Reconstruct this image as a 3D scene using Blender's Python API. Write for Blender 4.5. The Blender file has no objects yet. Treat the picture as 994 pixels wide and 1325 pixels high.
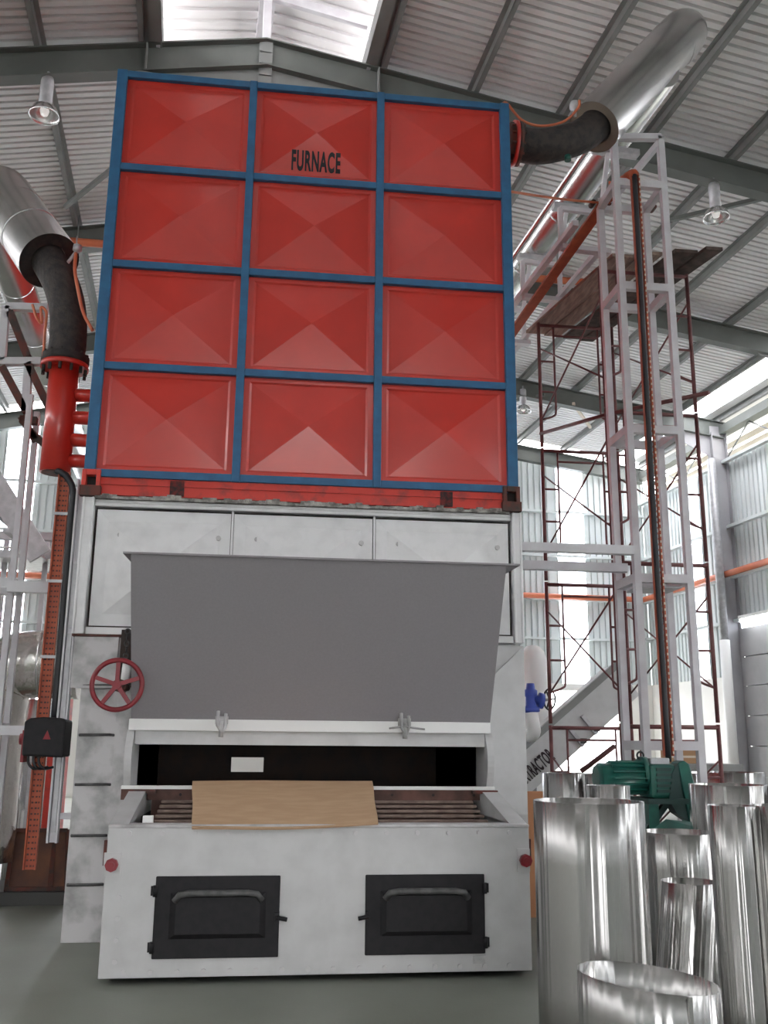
import bpy, math, random
from mathutils import Vector, Matrix
random.seed(7)
sc = bpy.context.scene
COL = sc.collection

# ---------------------------------------------------------------- camera
W, H, FPX = 994, 1325, 1235.4
PITCH, YAW, ROLL = math.radians(13.42), math.radians(6.89), math.radians(0.52)
EYE = Vector((0, 0, 1.55))
FW = Vector((math.sin(YAW)*math.cos(PITCH), math.cos(YAW)*math.cos(PITCH), math.sin(PITCH)))
_rt = Vector((math.cos(YAW), -math.sin(YAW), 0)); _up = _rt.cross(FW)
RT = math.cos(ROLL)*_rt + math.sin(ROLL)*_up
UP = -math.sin(ROLL)*_rt + math.cos(ROLL)*_up
cd = bpy.data.cameras.new('camera'); cam = bpy.data.objects.new('camera', cd); COL.objects.link(cam)
cd.sensor_fit = 'VERTICAL'; cd.sensor_height = 24.0; cd.lens = FPX/H*24.0; cd.clip_end = 300; cd.clip_start = 0.05
M = Matrix((RT, UP, -FW)).transposed().to_4x4(); M.translation = EYE
cam.matrix_world = M; sc.camera = cam

# ---------------------------------------------------------------- sky and exposure
SKY = 8.5
wd = bpy.data.worlds.new('overcast_sky'); sc.world = wd; wd.use_nodes = True
bg = wd.node_tree.nodes['Background']; bg.inputs[0].default_value = (1.0, 0.985, 1.0, 1); bg.inputs[1].default_value = SKY
vs = sc.view_settings
vs.view_transform = 'Standard'; vs.look = 'None'; vs.gamma = 1.0; vs.use_curve_mapping = False
vs.exposure = 0.68
sc.cycles.max_bounces = 10; sc.cycles.diffuse_bounces = 7; sc.cycles.glossy_bounces = 5
sc.cycles.transparent_max_bounces = 12; sc.cycles.sample_clamp_indirect = 12

# building axes: turned a little from the furnace axes (world X, Y)
BYAW = math.radians(-4.55)
EX = Vector((math.cos(BYAW), -math.sin(BYAW), 0)); EY = Vector((math.sin(BYAW), math.cos(BYAW), 0))
def ray(px, py): return FW + RT*((px-W/2)/FPX) - UP*((py-H/2)/FPX)
def P(px, py, Y): d = ray(px, py); return EYE + d*(Y/d.y)
def PX(px, py, X): d = ray(px, py); return EYE + d*(X/d.x)
def PZ(px, py, Z): d = ray(px, py); return EYE + d*((Z-EYE.z)/d.z)
def BW(x, y, z): return EX*x + EY*y + Vector((0, 0, z))
def PB(px, py, Y): d = ray(px, py); return EYE + d*(Y/d.dot(EY))
def V(*a): return Vector(a)

# ---------------------------------------------------------------- materials
def mat(name, col, rough=.5, metal=0., col2=None, nscale=3., stretch=(1, 1, 1), nmin=.4, nmax=.65, detail=4., bump=0., bscale=30., bstretch=(1, 1, 1), coat=0., spec=.5):
    m = bpy.data.materials.new(name); m.use_nodes = True; nt = m.node_tree; b = nt.nodes['Principled BSDF']
    b.inputs['Roughness'].default_value = rough; b.inputs['Metallic'].default_value = metal
    b.inputs['Specular IOR Level'].default_value = spec
    if coat: b.inputs['Coat Weight'].default_value = coat; b.inputs['Coat Roughness'].default_value = .12
    b.inputs['Base Color'].default_value = (*col, 1)
    tc = nt.nodes.new('ShaderNodeTexCoord')
    def noise(scale, st, det):
        mp = nt.nodes.new('ShaderNodeMapping'); mp.inputs['Scale'].default_value = st
        n = nt.nodes.new('ShaderNodeTexNoise'); n.inputs['Scale'].default_value = scale; n.inputs['Detail'].default_value = det
        nt.links.new(tc.outputs['Object'], mp.inputs[0]); nt.links.new(mp.outputs[0], n.inputs[0]); return n
    if col2:
        n = noise(nscale, stretch, detail)
        r = nt.nodes.new('ShaderNodeValToRGB'); r.color_ramp.elements[0].position = nmin; r.color_ramp.elements[1].position = nmax
        r.color_ramp.elements[0].color = (*col2, 1); r.color_ramp.elements[1].color = (*col, 1)
        nt.links.new(n.outputs[0], r.inputs[0]); nt.links.new(r.outputs[0], b.inputs['Base Color'])
    if bump:
        n = noise(bscale, bstretch, 3.)
        bp = nt.nodes.new('ShaderNodeBump'); bp.inputs['Strength'].default_value = bump; bp.inputs['Distance'].default_value = .02
        nt.links.new(n.outputs[0], bp.inputs['Height']); nt.links.new(bp.outputs[0], b.inputs['Normal'])
    return m
def translucent(name, col, tfac):
    m = bpy.data.materials.new(name); m.use_nodes = True; nt = m.node_tree; nt.nodes.clear()
    o = nt.nodes.new('ShaderNodeOutputMaterial'); mx = nt.nodes.new('ShaderNodeMixShader'); mx.inputs[0].default_value = tfac
    a = nt.nodes.new('ShaderNodeBsdfTranslucent'); a.inputs[0].default_value = (*col, 1)
    t = nt.nodes.new('ShaderNodeBsdfTransparent'); t.inputs[0].default_value = (*col, 1)
    nt.links.new(a.outputs[0], mx.inputs[1]); nt.links.new(t.outputs[0], mx.inputs[2]); nt.links.new(mx.outputs[0], o.inputs[0]); return m
def emit(name, col, s):
    m = bpy.data.materials.new(name); m.use_nodes = True; b = m.node_tree.nodes['Principled BSDF']
    b.inputs['Base Color'].default_value = (*col, 1); b.inputs['Emission Color'].default_value = (*col, 1); b.inputs['Emission Strength'].default_value = s; return m
MT = dict(
    red=mat('red_gloss_paint', (.57, .036, .024), .34, col2=(.51, .032, .022), nscale=2.5, coat=.3, bump=.03, bscale=6),
    red2=mat('red_rail_paint', (.58, .036, .022), .45, col2=(.30, .03, .025), nscale=9, nmin=.3, nmax=.5),
    blue=mat('blue_paint', (.020, .125, .265), .5, col2=(.018, .10, .215), nscale=8),
    casting=mat('stained_casting', (.05, .035, .03), .7, col2=(.12, .03, .02), nscale=12),
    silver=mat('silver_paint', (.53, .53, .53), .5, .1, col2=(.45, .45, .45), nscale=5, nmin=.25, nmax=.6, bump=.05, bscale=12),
    silver_white_lit=mat('lit_white_silver_paint', (.76, .76, .765), .5, .05, col2=(.66, .66, .665), nscale=6, nmin=.25, nmax=.55, detail=7, bump=.04, bscale=12),  # white-silver band paint, lightened further to stand in for stronger light there
    silver_dirty=mat('dirty_silver_paint', (.53, .52, .525), .55, .1, col2=(.30, .30, .295), nscale=5.5, nmin=.32, nmax=.56, detail=8, bump=.05),
    grout=mat('grey_mortar', (.45, .43, .40), .9, col2=(.16, .15, .14), nscale=14, bump=.5, bscale=40),
    primer=mat('grey_primer', (.285, .268, .285), .6, col2=(.265, .25, .267), nscale=60, nmin=.3, nmax=.7),
    grate=mat('worn_grate', (.26, .19, .155), .7, col2=(.16, .11, .09), nscale=9),
    dark=mat('sooty_steel', (.022, .02, .02), .8, col2=(.04, .025, .02), nscale=6),
    rustdark=mat('brown_oxide_steel', (.15, .07, .055), .75, col2=(.08, .04, .032), nscale=7),
    blackdoor=mat('black_iron_paint', (.009, .009, .011), .6, col2=(.014, .013, .015), nscale=20, spec=.3),
    wear=mat('worn_iron_edge', (.10, .10, .10), .5, col2=(.05, .05, .05), nscale=16),
    wheel=mat('crimson_paint', (.25, .012, .022), .4, col2=(.19, .01, .018), nscale=10),
    galv=mat('galvanised_steel', (.52, .52, .54), .45, .35, col2=(.42, .42, .44), nscale=10),
    tube=mat('grey_painted_tube', (.60, .60, .62), .5, .05, col2=(.53, .51, .54), nscale=4),
    column=mat('grey_column_paint', (.38, .375, .39), .55, col2=(.33, .325, .34), nscale=1.5),
    rafter=mat('dark_grey_rafter_paint', (.14, .15, .14), .6, col2=(.11, .12, .11), nscale=1.5),
    purlin=mat('grey_purlin', (.24, .245, .24), .6, col2=(.20, .205, .20), nscale=2),
    roof=mat('roof_sheet_underside', (.74, .73, .725), .5, 0, col2=(.69, .68, .68), nscale=.8),
    clad=mat('wall_cladding', (.66, .70, .70), .5, 0, col2=(.60, .635, .635), nscale=.7),
    masonry=mat('white_plaster', (.80, .79, .76), .85, col2=(.74, .73, .70), nscale=1.2),
    precast=mat('grey_precast', (.44, .44, .45), .8, col2=(.38, .38, .39), nscale=1.5),
    floor=mat('concrete_floor', (.21, .222, .19), .5, col2=(.165, .176, .148), nscale=1.1, nmin=.3, nmax=.7, detail=8, bump=.04, bscale=50),
    board=mat('corrugated_card', (.50, .335, .205), .85, col2=(.45, .295, .175), nscale=5, stretch=(1, 4, 4)),
    scaf=mat('maroon_scaffold_paint', (.115, .035, .036), .5, col2=(.17, .06, .06), nscale=9),
    wood=mat('old_plank', (.32, .235, .19), .85, col2=(.20, .14, .115), nscale=4, stretch=(6, 1, 6)),
    wood2=mat('dark_plank', (.10, .07, .06), .85, col2=(.05, .035, .03), nscale=9),
    alu=mat('bright_aluminium', (.60, .595, .58), .27, 1., col2=(.48, .475, .465), nscale=3, stretch=(1, 1, .1), bump=.12, bscale=30, bstretch=(1, 1, .006)),
    jacket=mat('aluminium_jacket', (.74, .74, .73), .27, 1., col2=(.66, .66, .66), nscale=3, bump=.04, bscale=5),
    crumple=mat('creased_foil_jacket', (.88, .85, .80), .2, 1., bump=.6, bscale=6),
    lag=mat('brown_insulation', (.20, .165, .13), .95, bump=.4),
    rubber=mat('black_lagging', (.020, .019, .020), .75, col2=(.045, .035, .032), nscale=14, bump=.5, bscale=26),
    orange=mat('orange_tray_paint', (.42, .085, .03), .5, col2=(.33, .06, .025), nscale=9),
    opipe=mat('orange_pipe_paint', (.58, .16, .07), .45, col2=(.52, .13, .06), nscale=4),
    cable=mat('black_cable', (.015, .016, .02), .5),
    green=mat('green_machine_paint', (.012, .115, .085), .4, col2=(.008, .075, .06), nscale=9),
    greendark=mat('dark_green_guard', (.01, .04, .035), .55),
    bluem=mat('blue_valve_paint', (.05, .09, .42), .4),
    white=mat('white_paint', (.78, .78, .77), .5),
    rust=mat('rusty_sheet', (.20, .085, .045), .75, col2=(.10, .05, .04), nscale=3, nmin=.35, nmax=.6),
    darkgrey=mat('dark_concrete', (.07, .07, .068), .85),
    ink=mat('black_stencil_ink', (.02, .012, .016), .8),
    soot=mat('black_smear', (.03, .02, .02), .85, col2=(.16, .02, .018), nscale=25, nmin=.35, nmax=.6),
    glass=translucent('white_translucent_sheet', (.93, .96, 1.0), .55),
    louvre=mat('beige_louvre', (.62, .55, .45), .7),
    lampglass=emit('lamp_glass', (.8, .78, .75), .35),
    tubelight=emit('fluorescent_tube', (1., 1., 1.), 4.5),
    reflector=mat('lamp_reflector', (.72, .72, .72), .25, .8),
    brownbox=mat('brown_carton', (.40, .24, .13), .85),
    terra=mat('orange_board', (.52, .24, .12), .8),
)

def anisotropic(m, rough, amt, rot):
    nt = m.node_tree; b = nt.nodes['Principled BSDF']; t = nt.nodes.new('ShaderNodeTangent'); t.direction_type = 'RADIAL'; t.axis = 'Z'
    nt.links.new(t.outputs[0], b.inputs['Tangent']); b.inputs['Anisotropic'].default_value = amt; b.inputs['Anisotropic Rotation'].default_value = rot; b.inputs['Roughness'].default_value = rough
anisotropic(MT['alu'], .26, .95, .25)

# ---------------------------------------------------------------- mesh builder
class MB:
    def __init__(s): s.v = []; s.f = []; s.sm = []
    def add(s, vs, fs, smooth=False):
        o = len(s.v); s.v += [Vector(a) for a in vs]; s.f += [tuple(o+i for i in f) for f in fs]; s.sm += [smooth]*len(fs); return s
    def hexa(s, c): # 8 corners, bottom 4 then top 4
        return s.add(c, [(0, 3, 2, 1), (4, 5, 6, 7), (0, 1, 5, 4), (1, 2, 6, 5), (2, 3, 7, 6), (3, 0, 4, 7)])
    def box(s, x0, x1, y0, y1, z0, z1):
        return s.hexa([(x0, y0, z0), (x1, y0, z0), (x1, y1, z0), (x0, y1, z0), (x0, y0, z1), (x1, y0, z1), (x1, y1, z1), (x0, y1, z1)])
    def bbox(s, x0, x1, y0, y1, z0, z1): # box in building coordinates
        return s.hexa([BW(*p) for p in [(x0, y0, z0), (x1, y0, z0), (x1, y1, z0), (x0, y1, z0), (x0, y0, z1), (x1, y0, z1), (x1, y1, z1), (x0, y1, z1)]])
    def bar(s, a, b, w, h=None, up=(0, 0, 1)):
        a, b = Vector(a), Vector(b); h = h or w; d = (b-a).normalized(); u = Vector(up)
        if abs(d.dot(u)) > .98: u = Vector((0, 1, 0))
        r = d.cross(u).normalized(); u = r.cross(d)
        c = [p + r*(i*w/2) + u*(j*h/2) for p in (a, b) for i, j in ((-1, -1), (1, -1), (1, 1), (-1, 1))]
        return s.hexa(c)
    def tube(s, pts, r, n=16, caps=True, smooth=True):
        pts = [Vector(p) for p in pts]; rs = r if isinstance(r, (list, tuple)) else [r]*len(pts)
        t0 = (pts[1]-pts[0]).normalized(); u = Vector((0, 0, 1)) if abs(t0.z) < .95 else Vector((0, 1, 0))
        u = (u - t0*u.dot(t0)).normalized(); rings = []
        for i, p in enumerate(pts):
            t = (pts[min(i+1, len(pts)-1)] - pts[max(i-1, 0)]).normalized()
            u = (u - t*u.dot(t)).normalized(); w = t.cross(u)
            rings.append([p + (u*math.cos(k*2*math.pi/n) + w*math.sin(k*2*math.pi/n))*rs[i] for k in range(n)])
        o = len(s.v)
        for g in rings: s.v += g
        for i in range(len(rings)-1):
            for k in range(n):
                s.f.append((o+i*n+k, o+i*n+(k+1) % n, o+(i+1)*n+(k+1) % n, o+(i+1)*n+k)); s.sm.append(smooth)
        if caps:
            s.f.append(tuple(o+k for k in range(n))[::-1]); s.f.append(tuple(o+(len(rings)-1)*n+k for k in range(n))); s.sm += [False, False]
        return s
    def ring(s, c, axis, r0, r1, th, n=32): # flat annulus with thickness, from c along axis
        a = Vector(axis).normalized(); u = Vector((0, 0, 1)) if abs(a.z) < .9 else Vector((0, 1, 0)); u = (u-a*u.dot(a)).normalized(); w = a.cross(u); c = Vector(c)
        o = len(s.v)
        for (r, t) in ((r0, 0), (r1, 0), (r1, th), (r0, th)):
            s.v += [c + a*t + (u*math.cos(k*2*math.pi/n)+w*math.sin(k*2*math.pi/n))*r for k in range(n)]
        for j in range(4):
            for k in range(n):
                s.f.append((o+j*n+k, o+j*n+(k+1) % n, o+((j+1) % 4)*n+(k+1) % n, o+((j+1) % 4)*n+k)); s.sm.append(j in (1, 3))
        return s
    def torus(s, c, axis, R, r, n=40, m=10):
        a = Vector(axis).normalized(); u = Vector((0, 0, 1)); u = (u-a*u.dot(a)).normalized(); w = a.cross(u); c = Vector(c); o = len(s.v)
        for i in range(n):
            d = u*math.cos(i*2*math.pi/n)+w*math.sin(i*2*math.pi/n)
            for k in range(m): s.v.append(c + d*(R+r*math.cos(k*2*math.pi/m)) + a*(r*math.sin(k*2*math.pi/m)))
        for i in range(n):
            for k in range(m):
                s.f.append((o+i*m+k, o+i*m+(k+1) % m, o+((i+1) % n)*m+(k+1) % m, o+((i+1) % n)*m+k)); s.sm.append(True)
        return s
    def lathe(s, c, prof, n=24): # prof (r,z) about the vertical through c
        c = Vector(c); o = len(s.v)
        for r, z in prof: s.v += [c+Vector((r*math.cos(k*2*math.pi/n), r*math.sin(k*2*math.pi/n), z)) for k in range(n)]
        for i in range(len(prof)-1):
            for k in range(n):
                s.f.append((o+i*n+k, o+i*n+(k+1) % n, o+(i+1)*n+(k+1) % n, o+(i+1)*n+k)); s.sm.append(True)
        return s
    def prism(s, poly, d): # polygon extruded by vector d
        n = len(poly); d = Vector(d); a = [Vector(p) for p in poly]
        return s.add(a+[p+d for p in a], [tuple(range(n))[::-1], tuple(range(n, 2*n))]+[(i, (i+1) % n, n+(i+1) % n, n+i) for i in range(n)])
    def mesh(s, name, m, off=Vector((0, 0, 0))):
        me = bpy.data.meshes.new(name); me.from_pydata([v-off for v in s.v], [], s.f); me.polygons.foreach_set('use_smooth', s.sm)
        me.materials.append(MT[m]); me.update(); return me
    def build(s, name, m, parent=None, loc=None, bevel=0.):
        off = root_loc(parent) if parent else (Vector(loc) if loc is not None else Vector((0, 0, 0)))
        o = bpy.data.objects.new(name, s.mesh(name, m, off)); COL.objects.link(o)
        if parent: o.parent = parent
        else: o.location = off
        if bevel:
            b = o.modifiers.new('bevel', 'BEVEL'); b.width = bevel; b.segments = 2; b.limit_method = 'ANGLE'
        return o
def root_loc(o):
    while o.parent: o = o.parent
    return Vector(o.location)
def tag(o, label=None, cat=None, group=None, kind=None):
    if label: o['label'] = label
    if cat: o['category'] = cat
    if group: o['group'] = group
    if kind: o['kind'] = kind
    return o
def thing(name, loc, label, cat, group=None, kind=None):
    o = bpy.data.objects.new(name, None); COL.objects.link(o); o.location = Vector(loc); o.empty_display_size = .2
    return tag(o, label, cat, group, kind)
def inst(me, name, parent, loc_world, rot=None):
    o = bpy.data.objects.new(name, me); COL.objects.link(o); o.parent = parent
    o.location = Vector(loc_world) - root_loc(parent)
    if rot is not None: o.rotation_euler = rot
    return o
def text(name, body, size, m, parent, origin, xdir, ydir, sx=1., bold=.0, th=.004):
    cu = bpy.data.curves.new(name, 'FONT'); cu.body = body; cu.size = size; cu.align_x = 'CENTER'; cu.align_y = 'CENTER'; cu.offset = bold; cu.space_character = 1.0+bold*14; cu.extrude = th/2
    to = bpy.data.objects.new(name+'_tmp', cu); COL.objects.link(to)
    dg = bpy.context.evaluated_depsgraph_get(); dg.update()
    me = bpy.data.meshes.new_from_object(to.evaluated_get(dg)); bpy.data.objects.remove(to)
    x = Vector(xdir).normalized(); z = x.cross(Vector(ydir)).normalized(); y = z.cross(x); off = root_loc(parent)
    for v in me.vertices: v.co = Vector(origin) + x*(v.co.x*sx) + y*v.co.y + z*v.co.z - off
    me.materials.clear(); me.materials.append(MT[m])
    o = bpy.data.objects.new(name, me); COL.objects.link(o); o.parent = parent; return o

# ================================================================= THE HALL
RX, RZ, SL, SR = .65, 11.78, .22, .13            # ridge x, rafter height at ridge, left and right slope
XL, XR, YF, YB = -12.7, 14.0, -14.0, 27.5        # left / right wall, front / back wall
BAYS = [-12.5, -7.5, -2.5, 2.5, 7.5, 12.5, 17.5, 22.5]
def zr(x): return RZ - SL*(RX-x) if x < RX else RZ - SR*(x-RX)
f = MB(); f.bbox(-40, 45, -45, 60, -.3, 0)
tag(f.build('floor', 'floor'), 'dull greenish grey concrete floor', 'floor', kind='structure')

ceil = tag(thing('ceiling', BW(RX, 10, RZ), 'grey steel roof with ribbed sheets on purlins and rafters', 'ceiling'), kind='structure')
def rib_sheet(name, m, along, across, length, width, pitch, depth, nrm):
    """ribbed sheet: ribs run along 'along'; profile steps across; raised (away from viewer) by depth along nrm"""
    b = MB(); n = round(width/pitch); prof = []
    for i in range(n):
        y = i*pitch; prof += [(y, 0), (y+pitch*.64, 0), (y+pitch*.68, depth), (y+pitch*.96, depth)]
    prof.append((n*pitch, 0))
    a = Vector(along)*length; vs = [Vector(across)*y + Vector(nrm)*d for y, d in prof]; k = len(vs)
    b.add(vs+[v+a for v in vs], [(i, i+1, k+i+1, k+i) for i in range(k-1)])
    return b.mesh(name, m)
PIT = .15; SW = .75
MON = 1.72                                        # half width of the ridge monitor opening
xr0, xr1 = RX+MON, 12.75; xl0, xl1 = RX-MON, XL
aR = (EX + V(0, 0, -SR)).normalized(); nR = V(0, 0, 1)
aL = (-EX + V(0, 0, -SL)).normalized()
PD = .13
meR = rib_sheet('roof_sheet', 'roof', aR, EY, (xr1-xr0)*math.hypot(1, SR), SW, PIT, .06, nR)
meL = rib_sheet('roof_sheet_left', 'roof', aL, EY, (xl0-xl1)*math.hypot(1, SL), SW, PIT, .06, nR)
n = int((27.0-YF)/SW)
for i in range(n):
    y = 27.0-(i+1)*SW
    inst(meR, 'roof_sheet', ceil, BW(xr0, y, zr(xr0)+PD)); inst(meL, 'roof_sheet', ceil, BW(xl0, y, zr(xl0)+PD))
# translucent eave strip on the right
b = MB()
b.add([BW(12.95, YF, zr(12.95)+PD), BW(13.5, YF, zr(13.5)+PD), BW(13.5, 27, zr(13.5)+PD), BW(12.95, 27, zr(12.95)+PD)], [(0, 1, 2, 3)])
b.build('eave_skylight', 'glass', ceil)
b = MB(); b.hexa([BW(13.5, YF, zr(13.5)+PD-.01), BW(14.9, YF, zr(14.9)+PD-.01), BW(14.9, 27, zr(14.9)+PD-.01), BW(13.5, 27, zr(13.5)+PD-.01), BW(13.5, YF, zr(13.5)+PD), BW(14.9, YF, zr(14.9)+PD), BW(14.9, 27, zr(14.9)+PD), BW(13.5, 27, zr(13.5)+PD)]); b.build('eave_sheet', 'roof', ceil)
# rafters: I sections with haunches, one object each
def isec(b, p, q, h, w, tf=.02):
    """I section with its top edge on the line p-q"""
    d = (q-p).normalized(); s = EY; u = s.cross(d) if s.cross(d).z > 0 else d.cross(s)
    b.bar(p-u*(tf/2), q-u*(tf/2), w, tf, u); b.bar(p-u*(h-tf/2), q-u*(h-tf/2), w, tf, u); b.bar(p-u*h/2, q-u*h/2, .012, h-2*tf, u)
for y in BAYS+[YB-.2]:
    b = MB()
    apex = BW(RX, y, RZ)
    isec(b, apex, BW(XR, y, zr(XR)), .46, .22); isec(b, apex, BW(XL, y, zr(XL)), .46, .22)
    b.build('rafter', 'rafter', ceil)
    if y > 0:
        hb = MB()
        for sx, sl in ((1, SR), (-1, SL)):
            p = [BW(RX, y, RZ-.45), BW(RX+sx*1.9, y, RZ-.45-sl*1.9), BW(RX, y, RZ-.95)]
            hb.prism([q-EY*.008 for q in p], EY*.016)
            hb.bar(p[2], p[1], .2, .018)
        hb.bar(BW(RX, y-.03, RZ), BW(RX, y-.03, RZ-.95), .2, .03)
        for k in range(4): hb.bar(BW(RX-.09, y-.05, RZ-.2-k*.2), BW(RX+.09, y-.05, RZ-.2-k*.2), .03)
        hb.build('apex_haunch', 'purlin', ceil)
        if y < 25:
            for sx in (-1, 1):   # stiffener plates where the monitor stands
                s2 = MB(); x = RX+sx*MON; s2.bbox(x-.012, x+.012, y-.11, y+.11, zr(x)-.46, zr(x)); s2.build('stiffener', 'purlin', ceil)
# purlins: Z sections run the whole depth
for x in [RX+MON+.05+1.46*k for k in range(8)]+[13.82]:
    b = MB(); z = zr(x)
    b.bbox(x-.006, x+.006, YF, 27.2, z, z+PD); b.bbox(x, x+.075, YF, 27.2, z, z+.012); b.bbox(x-.075, x, YF, 27.2, z+PD-.012, z+PD)
    b.build('purlin', 'purlin', ceil)
for x in [RX-MON-.05-1.42*k for k in range(8)]:
    b = MB(); z = zr(x)
    b.bbox(x-.006, x+.006, YF, 27.2, z, z+PD); b.bbox(x-.075, x, YF, 27.2, z, z+.012); b.bbox(x, x+.075, YF, 27.2, z+PD-.012, z+PD)
    b.build('purlin', 'purlin', ceil)
# edge channels of the monitor opening
for sx in (-1, 1):
    x = RX+sx*(MON-.12); z = zr(RX+sx*MON)
    b = MB(); b.bbox(x-.09, x+.09, YF, 27.2, z+.02, z+.32); b.build('monitor_kerb', 'purlin', ceil)
# ridge monitor: raised roof on posts
MZ = .85
for sx, sl in ((1, SR+.03), (-1, SR+.03)):
    a = (EX*sx + V(0, 0, -sl)).normalized()
    me = rib_sheet('monitor_sheet', 'roof', a, EY, 2.35, SW, .25, .04, V(0, 0, 1))
    for i in range(n):
        y = 27.0-(i+1)*SW; inst(me, 'monitor_sheet', ceil, BW(RX, y, RZ+MZ+.12))
for y in BAYS+[YB-.4]:
    for sx in (-1, 0, 1):
        x = RX+sx*(MON-.12); b = MB()
        b.bbox(x-.06, x+.06, y-.06, y+.06, zr(x)-.02, RZ+MZ-abs(sx)*.16*MON); b.build('monitor_post', 'tube', ceil)
for y in BAYS+[10., 15., 20.]:
    for sx in (-1, 1):
        b = MB(); b.bar(BW(RX, y, RZ+MZ), BW(RX+sx*2.2, y, RZ+MZ-.16*2.2), .08, .16); b.build('monitor_rafter', 'tube', ceil)
b = MB(); b.bbox(RX-.12, RX+.12, YF, 27, RZ+MZ-.06, RZ+MZ+.1); b.build('monitor_ridge_beam', 'tube', ceil)
# roof bracing rods and flange braces seen below the sheets
def roofpt(px, py, dz=0.):
    d = ray(px, py); sl, = ((SL,) if px < 330 else (-SR,))
    dx, dzz = d.dot(EX), d.z
    t = (RZ+dz - RX*sl - EYE.z)/(dzz - sl*dx); return EYE + d*t
for a, c, m in (((862, 286), (985, 257), 'rafter'), ((84, 268), (146, 218), 'purlin'), ((645, 522), (705, 511), 'rafter'), ((742, 522), (764, 553), 'louvre'), ((660, 590), (740, 640), 'purlin')):
    b = MB(); b.bar(roofpt(*a, -.35), roofpt(*c, -.35), .07, .07); b.build('brace', m, ceil)

# ---- back wall
SILL = 3.25
wb = tag(thing('wall_back', BW(0, YB, 0), 'far ribbed steel wall above a white plastered base', 'wall'), kind='structure')
for (x0, x1, z0) in ((XL, -7.2, 0), (-7.2, -3.2, 2.9), (-3.2, 8.6, 0), (8.6, 12.9, 3.05), (12.9, XR+.2, 0)):   # two wide ground level openings
    b = MB(); b.bbox(x0, x1, YB, YB+.25, z0, SILL); b.build('masonry_base', 'masonry', wb)
me_cb = rib_sheet('cladding_sheet', 'clad', (0, 0, 1), EX, 9.0, 1.0, .25, .045, EY)
strips = [(-5.35, -4.5), (-1.2, -.4), (2.8, 3.6), (7.0, 7.8), (11.1, 12.0)]
def wall_top(x): return zr(x)-.15
segs = [(XL, -5.35), (-4.5, -1.2), (-.4, 2.8), (3.6, 7.0), (7.8, 11.1), (12.0, XR+.1)]
for s0, s1 in segs:
    x = s0
    while x < s1-.02:
        w = min(1.0, s1-x); h = wall_top(x+w/2)-SILL; nn = max(1, round(w/.22)); pt = w/nn
        inst(rib_sheet('cladding_sheet', 'clad', (0, 0, 1), EX, h, w, pt, .045, EY), 'cladding_sheet', wb, BW(x, YB+.03, SILL)); x += w
for z in (4.55, 5.75, 7.1, 8.5):
    b = MB(); b.bbox(XL, XR, YB-.16, YB-.01, z, z+.07); b.build('girt', 'clad', wb)
for x in (-8, -2.4, 4.5, 9.9):
    b = MB(); b.bbox(x-.1, x+.1, YB-.2, YB, 0, zr(x)-.4); b.build('wind_post', 'purlin', wb) if x in (-8, 4.5) else None
for i, (s0, s1) in enumerate(strips):
    w = tag(thing('window_%d' % (i+1), BW(s0, YB, SILL), 'tall white translucent panel in the far wall, %s' % ['leftmost, behind the red header', 'second from the left', 'middle of the five', 'second from the right', 'rightmost, behind the scaffold'][i], 'window'), kind='structure')
    z = SILL; top = wall_top((s0+s1)/2)
    while z < top-.05:
        z2 = min(z+2.2, top); b = MB(); b.bbox(s0, s1, YB+.05, YB+.06, z, z2-.02); b.build('pane', 'glass', w); z = z2
# ---- right wall
wr = tag(thing('wall_right', BW(XR, 0, 0), 'ribbed steel side wall with plastered base and grey columns', 'wall'), kind='structure')
b = MB(); b.bbox(XR, XR+.25, 22.6, YB, 0, SILL); b.build('masonry_base', 'masonry', wr)
for k in range(6):
    for y0, y1 in ((YF, 2.5), (5., 22.4)):  # gap between the runs is added out of view, sized to let light in
        b = MB(); b.bbox(XR-.05, XR+.2, y0, y1, k*.74+.01, (k+1)*.74-.015); b.build('precast_panel', 'precast', wr, bevel=.008)
b = MB(); b.bbox(XR+.05, XR+.1, 6., 22.4, 0, 4.44); b.build('panel_backing', 'clad', wr)
b = MB(); b.bbox(XR, XR+.02, YF, 22.4, 4.44, 4.62); b.build('slot_window', 'glass', wr)
def rwall(y0, y1, z0, z1):
    y = y0
    while y < y1-.02:
        w = min(1.0, y1-y); nn = max(1, round(w/.22))
        inst(rib_sheet('cladding_sheet', 'clad', (0, 0, 1), EY, z1-z0, w, w/nn, .045, EX), 'cladding_sheet', wr, BW(XR+.03, y, z0)); y += w
CT = 8.95
rwall(YF, 22.4, 4.62, CT); rwall(22.4, 24.1, SILL, CT); rwall(24.75, 27.5, SILL, CT)
w6 = tag(thing('window_6', BW(XR, 24.4, SILL), 'narrow white translucent strip in the right wall near the corner', 'window'), kind='structure')
for z0, z1 in ((SILL, 5.2), (5.22, 7.1), (7.12, CT)):
    b = MB(); b.bbox(XR+.04, XR+.05, 24.1, 24.75, z0, z1); b.build('pane', 'glass', w6)
for z in (4.6, 5.75, 7.1, 8.9):
    b = MB(); b.bbox(XR-.15, XR-.01, YF, YB, z, z+.08); b.build('girt', 'clad', wr)
b = MB(); b.bbox(XR-.15, XR+.15, YF, YB, 9.72, 9.95); b.build('eave_beam', 'rafter', wr)
for k in range(3):
    b = MB(); b.bbox(XR+.5, XR+.53, YF, YB, 9.02+k*.26, 9.20+k*.26); b.build('louvre_blade', 'louvre', wr)
y = 27.3
while y > 8:
    b = MB(); b.tube([BW(XR, y, 9.0), BW(XR, y-1.2, 9.72)], .022, 6); b.tube([BW(XR, y-1.2, 9.72), BW(XR, y-2.4, 9.0)], .022, 6); b.build('lattice_brace', 'purlin', wr); y -= 2.4
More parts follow.
